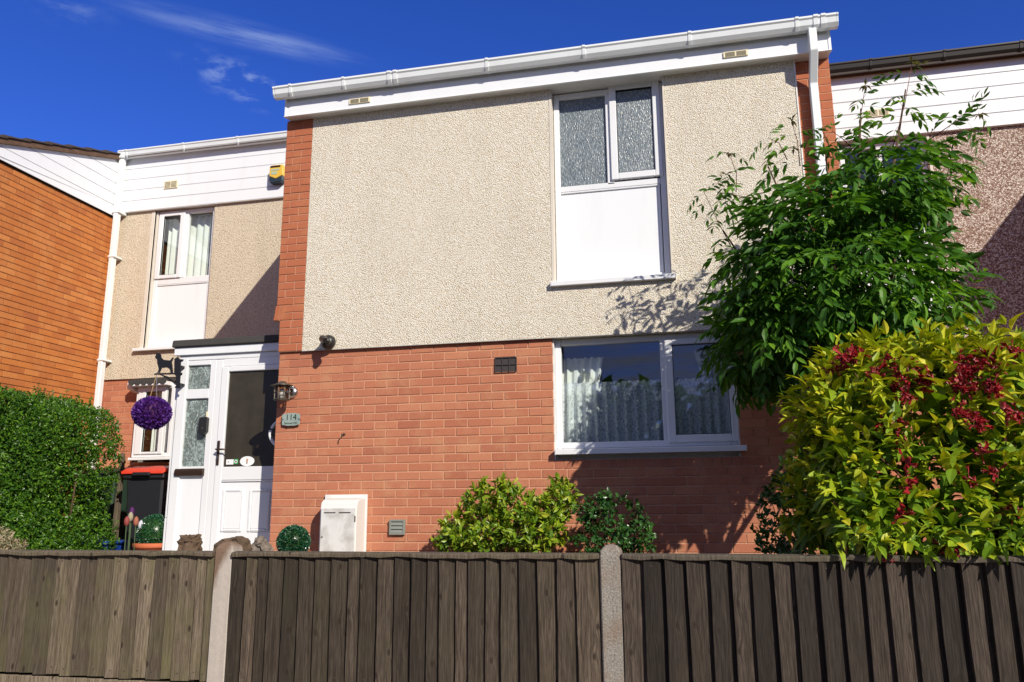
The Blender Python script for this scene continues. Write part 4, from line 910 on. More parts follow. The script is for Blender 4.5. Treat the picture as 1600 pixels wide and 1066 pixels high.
# ------------------------------------------------------------------ fence
YF = -3.2
FT = .5*(at(347, 862, YF).z+at(957, 862, YF).z)-.004
pc1, pc2 = at(346, 960, YF).x, at(957, 960, YF).x
FB = at(95, 1054, YF).z
def post(x, w_, top, mat, label, seed, lean=0):
    rr = random.Random(seed); h = top-(ROAD-.05)
    p = thing('fence_post', label, 'fence post', (x, YF, ROAD-.02), 'concrete fence posts')
    mb = MB(); hw = w_/2; n = 14; vs = []; fs = []
    prof = [(ROAD-.1, 1), (top-.05, 1), (top-.026, .93), (top-.006, .55), (top, .15)]
    for z, s in prof:
        for (a, b) in ((-1, -1), (0, -1.0), (1, -1), (1, 1), (0, 1), (-1, 1)):
            vs.append((a*hw*s+rr.uniform(-.002, .002), b*.05*s+rr.uniform(-.002, .002), z))
    for i in range(len(prof)-1):
        for k in range(6): fs.append((i*6+k, i*6+(k+1) % 6, (i+1)*6+(k+1) % 6, (i+1)*6+k))
    fs.append(tuple(range((len(prof)-1)*6, len(prof)*6)))
    me = MB().add(vs, fs).mesh('shaft', mat, .006); o_ = bpy.data.objects.new('shaft', me); col.objects.link(o_); o_.parent = p; o_.matrix_parent_inverse = Matrix.Translation(-Vector((x, YF, ROAD-.02))); o_.location = (x, YF+.03, 0)
    return p
post(pc1, .098, at(347, 846, YF).z, 'concrete_smooth', 'pale concrete fence post with brown stain, nearer the door', 3)
post(pc2, .096, at(957, 851, YF).z, 'concrete_post', 'rough speckled grey concrete fence post right of the middle', 5)
def panel(x0, x1, mat, label, widths, seed, step=.018):
    rr = random.Random(seed); p = thing('board_fence', label, 'fence', ((x0+x1)/2, YF, FB-.15), 'feather edge fences')
    inv = Matrix.Translation(-Vector(((x0+x1)/2, YF, FB-.15)))
    x = x0
    while x < x1-.02:
        w_ = rr.choice(widths)*rr.uniform(.94, 1.06); xe = min(x+w_, x1)
        if x1-xe < .03: xe = x1
        L = xe-x; ov = .018; tk = step*rr.uniform(.85, 1.2)
        zt, zb = FT-.021+rr.uniform(-.002, .002), FB+rr.uniform(-.006, .006)
        y0 = YF-tk; tilt = rr.uniform(-.008, .008)
        # thick edge at the left, thin edge tucked under the next board
        poly = [(0, y0), (L*.5, YF-tk*.62), (L+ov, YF+.002), (L+ov, YF+.008), (0, YF-.003)]
        vs = []; nz = 4
        for j in range(nz+1):
            z = zb+(zt-zb)*j/nz; wob = rr.uniform(-.0018, .0018)
            for (a, b) in poly: vs.append((a+wob, b, z))
        n = len(poly); fs = [tuple(range(n))[::-1], tuple(range(nz*n, nz*n+n))]
        for j in range(nz):
            for k in range(n): fs.append((j*n+k, j*n+(k+1) % n, (j+1)*n+(k+1) % n, (j+1)*n+k))
        me = MB().add(vs, fs).mesh('board', mat, .0012)
        o_ = bpy.data.objects.new('board', me); col.objects.link(o_); o_.parent = p; o_.matrix_parent_inverse = inv; o_.location = (x, 0, 0); o_.rotation_euler = (0, tilt, 0)
        for zz in (zt-.03, zb+.035):
            if rr.random() < .8:
                nl = MB().lathe([(.0035, 0), (.0035, -.002)], (L*.35, YF-tk*.75, zz), 'y', 7).mesh('nail', 'bronze'); q = bpy.data.objects.new('nail', nl); col.objects.link(q); q.parent = o_
        x = xe
    n = int((x1-x0)/.085); mb = MB(); rz = [rr.uniform(-.0028, .0028) for _ in range(n+1)]
    vs = []; fs = []
    for i in range(n+1):
        xx = x0+(x1-x0)*i/n
        vs += [(xx, YF-.034+rz[i], FT-.023+rz[i]*2), (xx, YF-.035+rz[i], FT-.006+rz[i]), (xx, YF-.026, FT+rz[i]), (xx, YF+.02, FT+.002), (xx, YF+.02, FT-.023)]
    for i in range(n):
        for k in range(5): fs.append((i*5+k, i*5+(k+1) % 5, i*5+5+(k+1) % 5, i*5+5+k))
    fs += [(0, 1, 2, 3, 4), tuple(n*5+k for k in (4, 3, 2, 1, 0))]
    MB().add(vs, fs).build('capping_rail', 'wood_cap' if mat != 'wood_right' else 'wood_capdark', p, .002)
    for zz in (FT-.14, FB+.10): MB().box(x0, x1, YF+.009, YF+.045, zz, zz+.06).build('rail', mat, p)
    MB().box(x0, x1, YF-.004, YF+.028, FB-.16, FB-.012).build('gravel_board', 'wood_cap', p, .004)
    return p
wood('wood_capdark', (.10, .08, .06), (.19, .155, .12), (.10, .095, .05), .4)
panel(-2.4, pc1-.052, 'wood_left', 'weathered greenish brown fence panel at the left end', [.078, .08, .084, .1, .062], 21, .015)
panel(pc1+.052, pc2-.05, 'wood_mid', 'dark brown fence panel between the two concrete posts', [.08, .083, .078, .088, .062], 22, .021)
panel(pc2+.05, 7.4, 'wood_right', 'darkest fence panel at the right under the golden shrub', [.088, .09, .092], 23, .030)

# ------------------------------------------------------------------ bins, pots and ornaments by the porch
def wheelie(c, yaw, body, lid, label, h=1.05, w_=.56, d=.62, name='wheelie_bin'):
    b = thing(name, label, 'bin', (c[0], c[1], -.05)); z0 = -.05
    inv = Matrix.Translation(-Vector((c[0], c[1], -.05)))
    def put(mb, nm, mt, bev=0, par=b):
        me = mb.mesh(nm, mt, bev); me.transform(Matrix.Translation((c[0], c[1], 0)) @ Matrix.Rotation(yaw, 4, 'Z'))
        o_ = link(nm, me, par)
        return o_
    bw_, tw = w_*.80/2, w_/2*.97; bd, td = d*.72/2, d/2*.95; hb = h-.10
    vs = [(-bw_, -bd, z0+.03), (bw_, -bd, z0+.03), (bw_, bd, z0+.03), (-bw_, bd, z0+.03), (-tw, -td, z0+hb), (tw, -td, z0+hb), (tw, td, z0+hb), (-tw, td, z0+hb)]
    put(MB().add(vs, [(0, 3, 2, 1), (4, 5, 6, 7), (0, 1, 5, 4), (1, 2, 6, 5), (2, 3, 7, 6), (3, 0, 4, 7)]), 'body', body, .02)
    put(MB().box(-tw-.02, tw+.02, -td-.025, td+.02, z0+hb-.06, z0+hb+.004), 'rim', body, .01)
    lp_ = []
    lid_pts = [(-td-.05, z0+hb-.02), (-td-.05, z0+hb+.012), (-td+.02, z0+hb+.05), (-.05, z0+hb+.085), (td, z0+hb+.07), (td+.05, z0+hb+.03), (td+.05, z0+hb+.006), (-td-.03, z0+hb+.006)]
    put(MB().prism(lid_pts, -tw-.035, tw+.035, 'x'), 'lid', lid, .012)
    put(MB().box(-.10, .10, -td-.075, -td-.045, z0+hb-.03, z0+hb+.006), 'lid_grip', body if lid == 'bin_red' else lid, .006)
    put(MB().tube([(-tw, td+.06, z0+hb-.02), (tw, td+.06, z0+hb-.02)], .016, 10), 'handle', body)
    for s in (-1, 1):
        wh = put(MB().lathe([(.10, -.03), (.10, .03)], (s*(bw_+.045), bd+.02, z0+.10), 'x', 20), 'wheel', 'black_plastic')
    return b
c = at(217, 790, .62); wheelie((c.x, .90), math.radians(4), 'bin_black', 'bin_red', 'black wheelie bin with red lid beside the white porch', h=1.07, w_=.45, d=.54)
c = at(166, 760, 1.7); wheelie((c.x-.10, 1.95), math.radians(-4), 'green_plastic', 'bin_black', 'dark green wheelie bin behind the hedge, black lid showing', h=1.12)
c = at(150, 850, .75); bb = thing('recycling_box', 'blue plastic recycling box half hidden behind the hedge and fence', 'box', (c.x, .75, -.05))
bz = at(150, 847, .55).z
vs = [(c.x-.24, .6, -.05), (c.x+.24, .6, -.05), (c.x+.24, .95, -.05), (c.x-.24, .95, -.05), (c.x-.28, .55, bz), (c.x+.28, .55, bz), (c.x+.28, 1.0, bz), (c.x-.28, 1.0, bz)]
MB().add(vs, [(0, 3, 2, 1), (4, 5, 6, 7), (0, 1, 5, 4), (1, 2, 6, 5), (2, 3, 7, 6), (3, 0, 4, 7)]).build('tub', 'blue_plastic', bb, .015)
MB().box(c.x-.30, c.x+.30, .53, 1.02, bz-.03, bz+.005).build('rim', 'blue_plastic', bb, .01)
c = at(184, 790, .95); wp = thing('timber_post', 'short weathered timber post between the hedge and the red lidded bin', 'post', (c.x, .95, -.05))
MB().prism([(c.x-.03, -.06), (c.x+.028, -.06), (c.x+.022, at(184, 722, .95).z), (c.x-.018, at(184, 718, .95).z)], .92, .98, 'y').build('shaft', 'wood_left', wp, .006)
MB().prism([(c.x-.034, at(184, 722, .95).z+.001), (c.x+.03, at(184, 724, .95).z+.001), (c.x+.004, at(184, 708, .95).z)], .915, .985, 'y').build('cap', 'wood_left', wp, .004)

# terracotta pot with clipped ball, second ball by the meter box
def pot_ball(c, r, rim_z, label):
    t = thing('potted_topiary', label, 'potted plant', (c.x, c.y, -.05)); pr = r*1.06
    MB().lathe([(pr*.62, -.05), (pr*.64, -.04), (pr*.90, rim_z-.05), (pr*.99, rim_z-.05), (pr*1.03, rim_z-.04), (pr*1.03, rim_z-.005), (pr*.95, rim_z), (pr*.90, rim_z-.02), (.01, rim_z-.03)], (c.x, c.y, 0), 'z', 36).build('pot', 'terracotta', t, 0, True)
    cc = Vector((c.x, c.y, rim_z+r*.52)); ico(MB(), cc, r*.9).build('core', 'leaf_rose', t, 0, True)
    stuff(leaf_ball(MB(), cc, r*1.02, 3400, .022, .013, 31, 1).build('leaves', 'leaf_box', t, fixn=False)); return t
c = at(242, 840, .55); r_ = (at(267, 840, .55).x-at(217, 840, .55).x)/2
pot_ball(Vector((c.x, .55, 0)), r_, at(242, 849, .4).z, 'clipped green topiary ball in a terracotta pot beside the bin')
c = at(458.5, 848, -.75); r_ = (at(482, 850, -.75).x-at(435, 850, -.75).x)/2; 
pot_ball(Vector((c.x, -.75, 0)), r_, at(458, 857, -.75).z-.02, 'small clipped topiary ball in front of the brick corner, left of the meter box')
# rough stones
def rock(pts, Y, D_, mat, label, seed):
    rr = random.Random(seed); ps = [at(u, v, Y) for u, v in pts]; z0 = -.05; cx = sum(p.x for p in ps)/len(ps); zt = max(p.z for p in ps)
    t = thing('garden_stone', label, 'stone', (cx, Y, z0), 'rough stones behind the fence')
    pts2 = [(p.x, p.z) for p in ps]; xs = [p[0] for p in pts2]; poly = pts2+[(max(xs)+.03, z0), (min(xs)-.03, z0)]
    me = MB().prism(poly, Y-D_/2, Y+D_/2, 'y').mesh('block', mat)
    bm = bmesh.new(); bm.from_mesh(me); bmesh.ops.triangulate(bm, faces=bm.faces); bmesh.ops.subdivide_edges(bm, edges=bm.edges, cuts=3, use_grid_fill=True)
    for v in bm.verts: v.co += Vector((rr.gauss(0, 1), rr.gauss(0, 1)*1.4, rr.gauss(0, 1)))*.006
    bm.to_mesh(me); bm.free(); link('block', me, t)
rock([(284, 868), (285, 845), (290, 836), (298, 839), (307, 836), (309, 848), (307, 868)], -1.2, .12, 'stone_brown', 'brown rough stone in front of the porch side light', 1)
rock([(340, 868), (343, 851), (359, 840), (382, 841), (384, 868)], -2.6, .14, 'stone_brown', 'largest brown stone just behind the stained fence post', 2)
rock([(391, 868), (393, 853), (402, 849), (407, 839), (412, 848), (420, 855), (422, 868)], -1.2, .12, 'stone_grey', 'grey jagged stone in front of the porch door', 3)
# ornamental tulips
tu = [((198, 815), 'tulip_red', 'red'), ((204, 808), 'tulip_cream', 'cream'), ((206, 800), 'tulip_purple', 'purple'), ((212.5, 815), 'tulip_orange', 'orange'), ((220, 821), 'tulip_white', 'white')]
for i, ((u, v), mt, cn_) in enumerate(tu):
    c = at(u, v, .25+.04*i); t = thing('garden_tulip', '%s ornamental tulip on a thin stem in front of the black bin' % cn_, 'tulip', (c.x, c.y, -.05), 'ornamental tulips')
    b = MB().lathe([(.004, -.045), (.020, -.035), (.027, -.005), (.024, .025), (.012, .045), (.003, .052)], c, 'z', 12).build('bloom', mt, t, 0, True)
    MB().tube([(c.x+.01, c.y, -.05), (c.x+.004, c.y, (c.z-.05)/2), (c.x, c.y, c.z-.04)], .005, 6).build('stem', 'stem_green', t)
    MB().add([(c.x-.012, c.y, -.05), (c.x+.012, c.y, -.05), (c.x+.03, c.y-.02, .12), (c.x+.05, c.y-.03, .24)], [(0, 1, 2), (0, 2, 3)]).build('leaf', 'stem_green', t)

# ------------------------------------------------------------------ plants
def V3(rr, s=1): return Vector((rr.gauss(0, s), rr.gauss(0, s), rr.gauss(0, s)))
def leaf_geo(L, Wd, fold=.25, droop=.2, tip=1.0, n=3):
    """a folded, drooping leaf along +X, face up +Z: (verts, faces)"""
    vs = [(0, 0, 0)]; prof = {2: [(.45, 1)], 3: [(.28, .82), (.62, .86)], 4: [(.2, .66), (.45, 1), (.72, .72)]}[n]
    for (t, q) in prof:
        zc = -droop*L*t*t; vs += [(t*L, 0, zc), (t*L, Wd/2*q, zc+fold*Wd/2*q), (t*L, -Wd/2*q, zc+fold*Wd/2*q)]
    vs.append((L, 0, -droop*L)); k = len(prof); fs = [(0, 1, 2), (0, 3, 1)]
    for i in range(k-1):
        a = 1+3*i; b = a+3; fs += [(a, b, b+1, a+1), (a, a+2, b+2, b)]
    a = 1+3*(k-1); e = len(vs)-1; fs += [(a, e, a+1), (a, a+2, e)]
    return vs, fs
def frame(d, up):
    x = d.normalized(); y = up.cross(x)
    if y.length < 1e-4: y = Vector((0, 1, 0))
    y.normalize(); z = x.cross(y); return Matrix((x, y, z)).transposed()
def emit(geo, M3, loc, s=1.0):
    return [M3 @ (Vector(p)*s)+loc for p in geo[0]], geo[1]
def place(parent, name, me, M3, loc, s=1.0):
    o_ = bpy.data.objects.new(name, me); col.objects.link(o_); o_.parent = parent; o_.matrix_parent_inverse = Matrix.Translation(-world_loc(parent))
    M4 = M3.to_4x4(); M4.translation = loc; o_.matrix_basis = M4 @ Matrix.Scale(s, 4); return o_
def inside(p, lobes): return any(((p-c).x/r[0])**2+((p-c).y/r[1])**2+((p-c).z/r[2])**2 < 1 for c, r in lobes)
def lobe_pts(lobes, n, rr, shell=.55):
    tot = [r[0]*r[1]+r[1]*r[2]+r[0]*r[2] for c, r in lobes]; out_ = []
    while len(out_) < n:
        c, r = rr.choices(lobes, tot)[0]; d = V3(rr).normalized(); k = rr.uniform(shell, 1.0)
        p = c+Vector((d.x*r[0], d.y*r[1], d.z*r[2]))*k; dens = sum(1 for cc, q in lobes if ((p-cc).x/q[0])**2+((p-cc).y/q[1])**2+((p-cc).z/q[2])**2 < .5)
        if dens and rr.random() < .75: continue
        out_.append((p, d, k))
    return out_

# ---- elder-like tree against the house
rr = random.Random(5)
tree = thing('garden_tree', 'leafy green tree with feathery leaves growing in front of the right house corner', 'tree', (5.05, -1.1, -.06))
def L3(u, v, Y, rx, ry, rz): return (at(u, v, Y), (rx, ry, rz))
lobes = [L3(1295, 375, -1.15, .46, .55, .24), L3(1375, 318, -1.2, .26, .42, .20), L3(1235, 415, -1.05, .28, .45, .24), L3(1310, 450, -1.2, .62, .6, .34), L3(1375, 430, -1.15, .22, .40, .24), L3(1255, 515, -1.1, .46, .5, .32), L3(1200, 520, -1.0, .24, .4, .28), L3(1185, 470, -1.0, .14, .3, .24), L3(1345, 510, -1.1, .36, .45, .26), L3(1265, 540, -1.1, .34, .4, .18), L3(1425, 290, -1.15, .12, .25, .14), L3(1440, 462, -1.1, .20, .3, .10), L3(1190, 540, -.9, .18, .3, .10), L3(1245, 340, -1.05, .24, .35, .13), L3(1180, 410, -1.0, .14, .3, .12), L3(1340, 290, -1.15, .30, .4, .14), L3(1410, 270, -1.15, .26, .35, .13), L3(1290, 310, -1.1, .22, .35, .12)]
base = Vector((5.05, -1.1, -.08))
trunk = MB(); stems = []
crotch = Vector((5.02, -1.1, .85)); trunk.tube([base, base+Vector((.02, .01, .45)), crotch], [.06, .05, .045], 10)
ends = [at(u, v, Y) for u, v, Y in ((1130, 360, -1.0), (1200, 260, -1.05), (1290, 240, -1.1), (1345, 170, -1.2), (1415, 140, -1.2), (1490, 220, -1.15), (1500, 440, -1.1), (1160, 500, -1.0), (1400, 330, -1.4), (1300, 380, -1.6), (1250, 300, -.7), (1200, 560, -1.2), (1420, 500, -1.2))]
for e in ends:
    mid = crotch.lerp(e, .5)+V3(rr, .05)+Vector((0, 0, .08)); trunk.tube([crotch+V3(rr, .01), mid, e], [.028, .016, .005], 7)
trunk.build('trunk', 'twig', tree, 0, True)
def compound(seed, L=.27, n=3, lw=.044, ll=.118):
    r2 = random.Random(seed); mb = MB(); cur = r2.uniform(.35, 1.0); rv = r2.random()*.9+.05
    def rach(t): return Vector((L*t*(1-.12*cur*t), 0, -cur*L*t*t*.8))
    mb.tube([rach(0), rach(.5), rach(1)], .0017, 3, False, rv)
    def leaflet(p, d, sc_):
        up = Vector((0, 0, 1))+V3(r2, .25); vs, fs = emit(leaf_geo(ll*sc_, lw*sc_, .3, r2.uniform(.1, .45), n=3), frame(d, up), p); mb.add(vs, fs, min(.98, max(.02, rv+r2.uniform(-.15, .15))))
    leaflet(rach(1), Vector((1, 0, -cur*1.2))+V3(r2, .12), 1.0)
    for i in range(n):
        t = .38+.5*i/max(1, n-1) if n > 1 else .6
        for s in (-1, 1): leaflet(rach(t), Vector((.55, s*.95, -cur*t-.12))+V3(r2, .12), r2.uniform(.82, 1.02))
    return mb
CM = []
for i in range(7): CM.append(compound(i, L=.22+.02*(i % 3), n=3 if i % 3 else 2).mesh('leaf', 'leaf_elder', fixn=False))
cands = []
for p, d, k in lobe_pts(lobes, 1550, rr, .42):
    dd = (d+Vector((0, 0, .15))+V3(rr, .45)); dd.z = min(dd.z, .55)-.12; cands.append((p, dd.normalized()))
for (u0, v0, u1, v1, Y) in ((1150, 300, 1138, 238, -1.0), (1250, 260, 1237, 190, -1.1), (1340, 240, 1352, 135, -1.15), (1395, 230, 1425, 100, -1.2), (1450, 220, 1530, 180, -1.15), (1330, 230, 1300, 205, -1.1), (1200, 300, 1120, 300, -.95), (1480, 460, 1540, 450, -1.1), (1230, 250, 1200, 215, -1.1), (1150, 400, 1100, 300, -.9), (1470, 300, 1500, 250, -1.1), (1180, 540, 1120, 560, -1.0), (1200, 560, 1140, 600, -1.0), (1450, 400, 1510, 395, -1.1), (1440, 330, 1480, 340, -1.1), (1300, 240, 1285, 205, -1.1)):
    a, b = at(u0, v0, Y), at(u1, v1, Y); sh = MB(); md = a.lerp(b, .5)+V3(rr, .02); sh.tube([a, md, b], [.0042, .003, .002], 5)
    sh.build('shoot', 'twig_red', tree, 0, True)
    ax = (b-a).normalized(); n = max(3, int((b-a).length/.075))
    for i in range(n):
        t = .12+.86*i/(n-1); p = a.lerp(b, t); sd = ax.cross(V3(rr)).normalized()
        for s in (-1, 1):
            if rr.random() < .8: cands.append((p, (sd*s+ax*.5+V3(rr, .15)).normalized(), .55+.35*(1-t)))
sizes = []
for cnd in cands:
    p, d = cnd[0], cnd[1]; s = cnd[2] if len(cnd) > 2 else rr.uniform(.75, 1.12); u, v, w_ = pix(p+d*.12); hidden = any(((p+(CAM-p).normalized()*.28)-c).length < min(r)*.75 for c, r in lobes)
    sizes.append((hidden and len(cnd) < 3, w_-(.8 if len(cnd) > 2 else 0), p, d, s))
sizes.sort(key=lambda t: (t[0], t[1]))
rest = MB()
geo_c = [compound(i, L=.22+.02*(i % 3), n=3 if i % 3 else 2) for i in range(7)]
for i, (_, _, p, d, s) in enumerate(sizes):
    M3 = frame(d, Vector((0, 0, 1))+V3(rr, .2)); k = rr.randrange(7)
    if i < 300: place(tree, 'leaf', CM[k], M3, p, s)
    else:
        g_ = geo_c[k]; off = rr.random(); o0 = len(rest.v); rest.v += [tuple(M3 @ (Vector(q)*s)+p) for q in g_.v]; rest.f += [tuple(j+o0 for j in f) for f in g_.f]; rest.r += [(x*.35+off*.62) for x in g_.r]
stuff(rest.build('crown', 'leaf_elder', tree, fixn=False))
for (u, v, Y) in ((1138, 240, -1.0), (1237, 188, -1.1), (1352, 133, -1.15), (1425, 97, -1.2), (1532, 178, -1.15), (1440, 100, -1.2), (1135, 272, -1.0), (1240, 232, -1.1)):
    p = at(u, v, Y); mb = MB()
    for j in range(7):
        d = Vector((rr.gauss(0, 1), rr.gauss(0, 1), rr.uniform(-.5, .8))); vs, fs = emit(leaf_geo(.06, .02, .3, .5, n=2), frame(d, Vector((0, 0, 1))), p); mb.add(vs, fs, rr.random()*.9+.05)
    mb.build('young_leaves', 'leaf_elder_tip', tree, fixn=False)

# ---- golden shrub with dark red flowers, spilling over the fence
shrub = thing('flowering_shrub', 'golden leaved shrub with dark red flowers spilling over the fence at the right', 'shrub', (5.2, -2.5, -.06))
lob = [L3(1420, 640, -2.55, .58, .45, .36), L3(1560, 620, -2.55, .46, .45, .34), L3(1350, 700, -2.5, .34, .42, .36), L3(1485, 750, -2.8, .62, .36, .34), L3(1385, 790, -2.8, .32, .36, .20), L3(1590, 790, -2.8, .40, .36, .28), L3(1320, 790, -2.45, .24, .32, .26), L3(1480, 575, -2.5, .30, .35, .12), L3(1570, 570, -2.5, .3, .35, .10), L3(1365, 600, -2.5, .26, .30, .12), L3(1295, 650, -2.35, .15, .22, .18), L3(1275, 790, -2.2, .20, .28, .26), L3(1275, 720, -2.2, .14, .25, .2)]
ctr = Vector((5.15, -2.45, .35)); sb_ = MB()
for i in range(26):
    e = lobe_pts(lob, 1, rr, .8)[0][0]; b0 = Vector((5.2+rr.gauss(0, .12), -2.45+rr.gauss(0, .1), -.08)); sb_.tube([b0, b0.lerp(e, .55)+Vector((0, 0, .12))+V3(rr, .03), e], [.012, .008, .003], 5)
sb_.build('stems', 'twig_red', shrub, 0, True)
LG = [leaf_geo(.14, wd_, fo_, dr, n=4) for dr, wd_, fo_ in ((.1, .062, .28), (.3, .056, .5), (.5, .066, .2), (.7, .052, .6))]
LM = {mt: [MB().add(g_[0], g_[1]).mesh('leaf', mt, fixn=False) for g_ in LG] for mt in ('leaf_gold', 'leaf_gold_green')}
lv_ = []; fl_ = []
shoots = lobe_pts(lob, 760, rr, .55)
for q in ((1445, 545), (1480, 530), (1520, 525), (1560, 530), (1595, 525), (1420, 530), (1390, 545), (1330, 545), (1295, 580), (1310, 560), (1265, 640), (1255, 610)):
    shoots.append((at(q[0], q[1]+22, -2.5), Vector((rr.gauss(0, .3), rr.gauss(0, .3), 1)).normalized(), 1))
for q in [(u + rr.uniform(-10, 10), v) for u in range(1325, 1610, 24) for v in (838, 862)]:
    shoots.append((at(q[0], q[1]-16, -3.27), Vector((rr.gauss(0, .5), -.55, -.35)).normalized(), 1))
for q in [(u + rr.uniform(-8, 8), 528 + rr.uniform(-8, 22)) for u in range(1310, 1610, 14)]:
    shoots.append((at(q[0], q[1]+20, -2.5), Vector((rr.gauss(0, .35), rr.gauss(0, .35), 1)).normalized(), 1))
for (p, d, k) in shoots:
    ax = (d*.8+Vector((0, -.1, .55))+V3(rr, .3)).normalized(); L = rr.uniform(.10, .22); npair = rr.choice((2, 3, 3, 4)); b0 = p-ax*L*.7
    ang = rr.uniform(0, 3.14)
    a_ = ax.cross(Vector((0, 0, 1)) if abs(ax.z) < .9 else Vector((1, 0, 0))).normalized(); b_ = ax.cross(a_)
    for i in range(npair):
        t = i/npair; q = b0+ax*L*t
        for s in (0, math.pi):
            th = ang+s+i*1.571; dd = (a_*math.cos(th)+b_*math.sin(th))*(.95-.45*t)+ax*(.35+.55*t)+V3(rr, .12)
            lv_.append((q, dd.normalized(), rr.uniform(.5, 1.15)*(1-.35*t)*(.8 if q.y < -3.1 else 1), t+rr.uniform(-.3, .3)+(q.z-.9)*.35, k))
    for j in range(3):
        dd = ax+V3(rr, .35); lv_.append((b0+ax*L, dd.normalized(), rr.uniform(.35, .6), 1.1, k))
scored = []
for q in lv_:
    p, d = q[0], q[1]; u, v, w_ = pix(p+d*.05); inn = sum(1 for c, r in lob if (((p+(CAM-p).normalized()*.1)-c).x/r[0])**2+(((p+(CAM-p).normalized()*.1)-c).y/r[1])**2+(((p+(CAM-p).normalized()*.1)-c).z/r[2])**2 < .8)
    scored.append((inn > 0 or u > 1610 or p.y > -2.3, w_-q[2]*.3, q))
scored.sort(key=lambda t: (t[0], t[1])); ra, rb = MB(), MB()
for i, (_, _, (p, d, s, tone, k)) in enumerate(scored):
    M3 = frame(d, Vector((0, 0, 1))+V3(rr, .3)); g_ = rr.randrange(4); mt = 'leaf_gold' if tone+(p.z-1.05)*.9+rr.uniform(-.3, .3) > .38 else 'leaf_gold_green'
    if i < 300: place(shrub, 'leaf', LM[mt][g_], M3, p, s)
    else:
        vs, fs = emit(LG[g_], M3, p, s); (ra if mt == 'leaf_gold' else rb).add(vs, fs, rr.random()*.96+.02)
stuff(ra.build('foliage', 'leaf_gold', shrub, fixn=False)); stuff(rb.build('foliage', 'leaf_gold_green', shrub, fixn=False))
def floret_cluster(rr, n):
    mb = MB(); mb.v.append((0, 0, 0))                # florets share one stalk point
    for i in range(n):
        d = V3(rr).normalized(); d.y -= .4; d.normalize(); o0 = V3(rr, .018); a_ = d.cross(Vector((0, 0, 1))).normalized() if abs(d.z) < .95 else Vector((1, 0, 0)); b_ = d.cross(a_); rv = rr.random()*.9+.05
        vs = [o0]; N5 = 5
        for k in range(N5): t = 2*math.pi*k/N5; vs.append(o0+d*.020+(a_*math.cos(t)+b_*math.sin(t))*.006)
        for k in range(N5): t = 2*math.pi*(k+.5)/N5; vs.append(o0+d*.027+(a_*math.cos(t)+b_*math.sin(t))*.015)
        fs = [(0, 1+k, 1+(k+1) % N5) for k in range(N5)]+[(1+k, 6+k, 1+(k+1) % N5) for k in range(N5)]
        mb.add(vs, fs, rv); k0 = len(mb.v)-len(vs); mb.f.append((0, k0, k0+1)); mb.r.append(rv)
    return mb
FM = [floret_cluster(rr, n).mesh('flower_cluster', 'petal_red', fixn=False) for n in (9, 12, 15, 18)]
fpos = [(1325, 563, -2.72), (1350, 556, -2.72), (1380, 560, -2.72), (1370, 585, -2.85), (1395, 592, -2.85), (1340, 560, -2.7), (1315, 572, -2.68), (1430, 600, -2.9), (1455, 598, -2.9), (1510, 570, -2.85), (1530, 560, -2.82), (1525, 580, -2.9), (1545, 575, -2.9), (1500, 590, -2.92), (1490, 600, -2.95), (1510, 608, -2.95), (1560, 560, -2.8), (1580, 555, -2.8), (1570, 585, -2.9), (1550, 610, -2.98), (1425, 625, -2.98), (1505, 645, -3.02), (1520, 655, -3.02), (1535, 660, -3.02), (1585, 650, -3.0), (1370, 660, -2.92), (1395, 662, -2.94), (1410, 690, -3.0), (1425, 725, -3.08), (1427, 752, -3.1), (1545, 705, -3.06), (1545, 735, -3.1), (1400, 805, -3.12), (1412, 812, -3.12), (1480, 855, -3.24), (1487, 848, -3.24), (1376, 865, -3.2), (1590, 795, -3.1), (1520, 755, -3.1), (1430, 570, -2.8), (1290, 600, -2.5)]
for i, (u, v, Y) in enumerate(fpos):
    for j in range(2 if i < 25 else 1):
        p = at(u+rr.uniform(-12, 12), v+rr.uniform(-9, 9), Y+rr.uniform(-.03, .03)); place(shrub, 'flower_cluster', FM[rr.randrange(4)], frame(V3(rr), Vector((0, 0, 1))), p, rr.uniform(.75, 1.1))

# ---- bushes at the foot of the wall
def bush(name, label, cat, lobes, base, nshoot, mat, ll, lw, nl, seed, up=.6, stems=12, twig='twig', shell=.5, round_=3, group=None):
    rr = random.Random(seed); t = thing(name, label, cat, base, group); st = MB(); mb = MB()
    for i in range(stems):
        e = lobe_pts(lobes, 1, rr, .6)[0][0]; b0 = Vector(base)+Vector((rr.gauss(0, .06), rr.gauss(0, .05), -.02)); st.tube([b0, b0.lerp(e, .5)+V3(rr, .03), e], [.009, .006, .002], 5)
    st.build('stems', twig, t, 0, True)
    for (p, d, k) in lobe_pts(lobes, nshoot, rr, shell):
        ax = (d*.7+Vector((0, -.1, up))+V3(rr, .35)).normalized(); rv = rr.random()
        for j in range(nl):
            dd = ax*.55+V3(rr, .6); dd.normalize(); s = rr.uniform(.65, 1.1); g_ = leaf_geo(ll, lw, .3, rr.uniform(0, .4), n=round_)
            vs, fs = emit(g_, frame(dd, ax+V3(rr, .4)), p+ax*rr.uniform(-.03, .03), s); mb.add(vs, fs, min(.97, max(.03, rv*.6+rr.random()*.4)))
    stuff(mb.build('foliage', mat, t, fixn=False)); return t
Yb = -.48
bush('golden_bush', 'bright yellow green bush at the foot of the brick wall below the air brick', 'bush',
     [L3(745, 830, Yb, .30, .28, .20), L3(830, 830, Yb, .30, .28, .20), L3(760, 785, Yb, .17, .2, .13), L3(800, 790, Yb, .2, .2, .14), L3(875, 780, Yb, .12, .16, .17), L3(850, 800, Yb, .16, .2, .16), L3(715, 850, Yb, .2, .2, .14), L3(752, 762, Yb, .05, .07, .05), L3(788, 760, Yb, .07, .1, .07)],
     (2.4, Yb, -.06), 640, 'leaf_choisya', .074, .029, 7, 41)
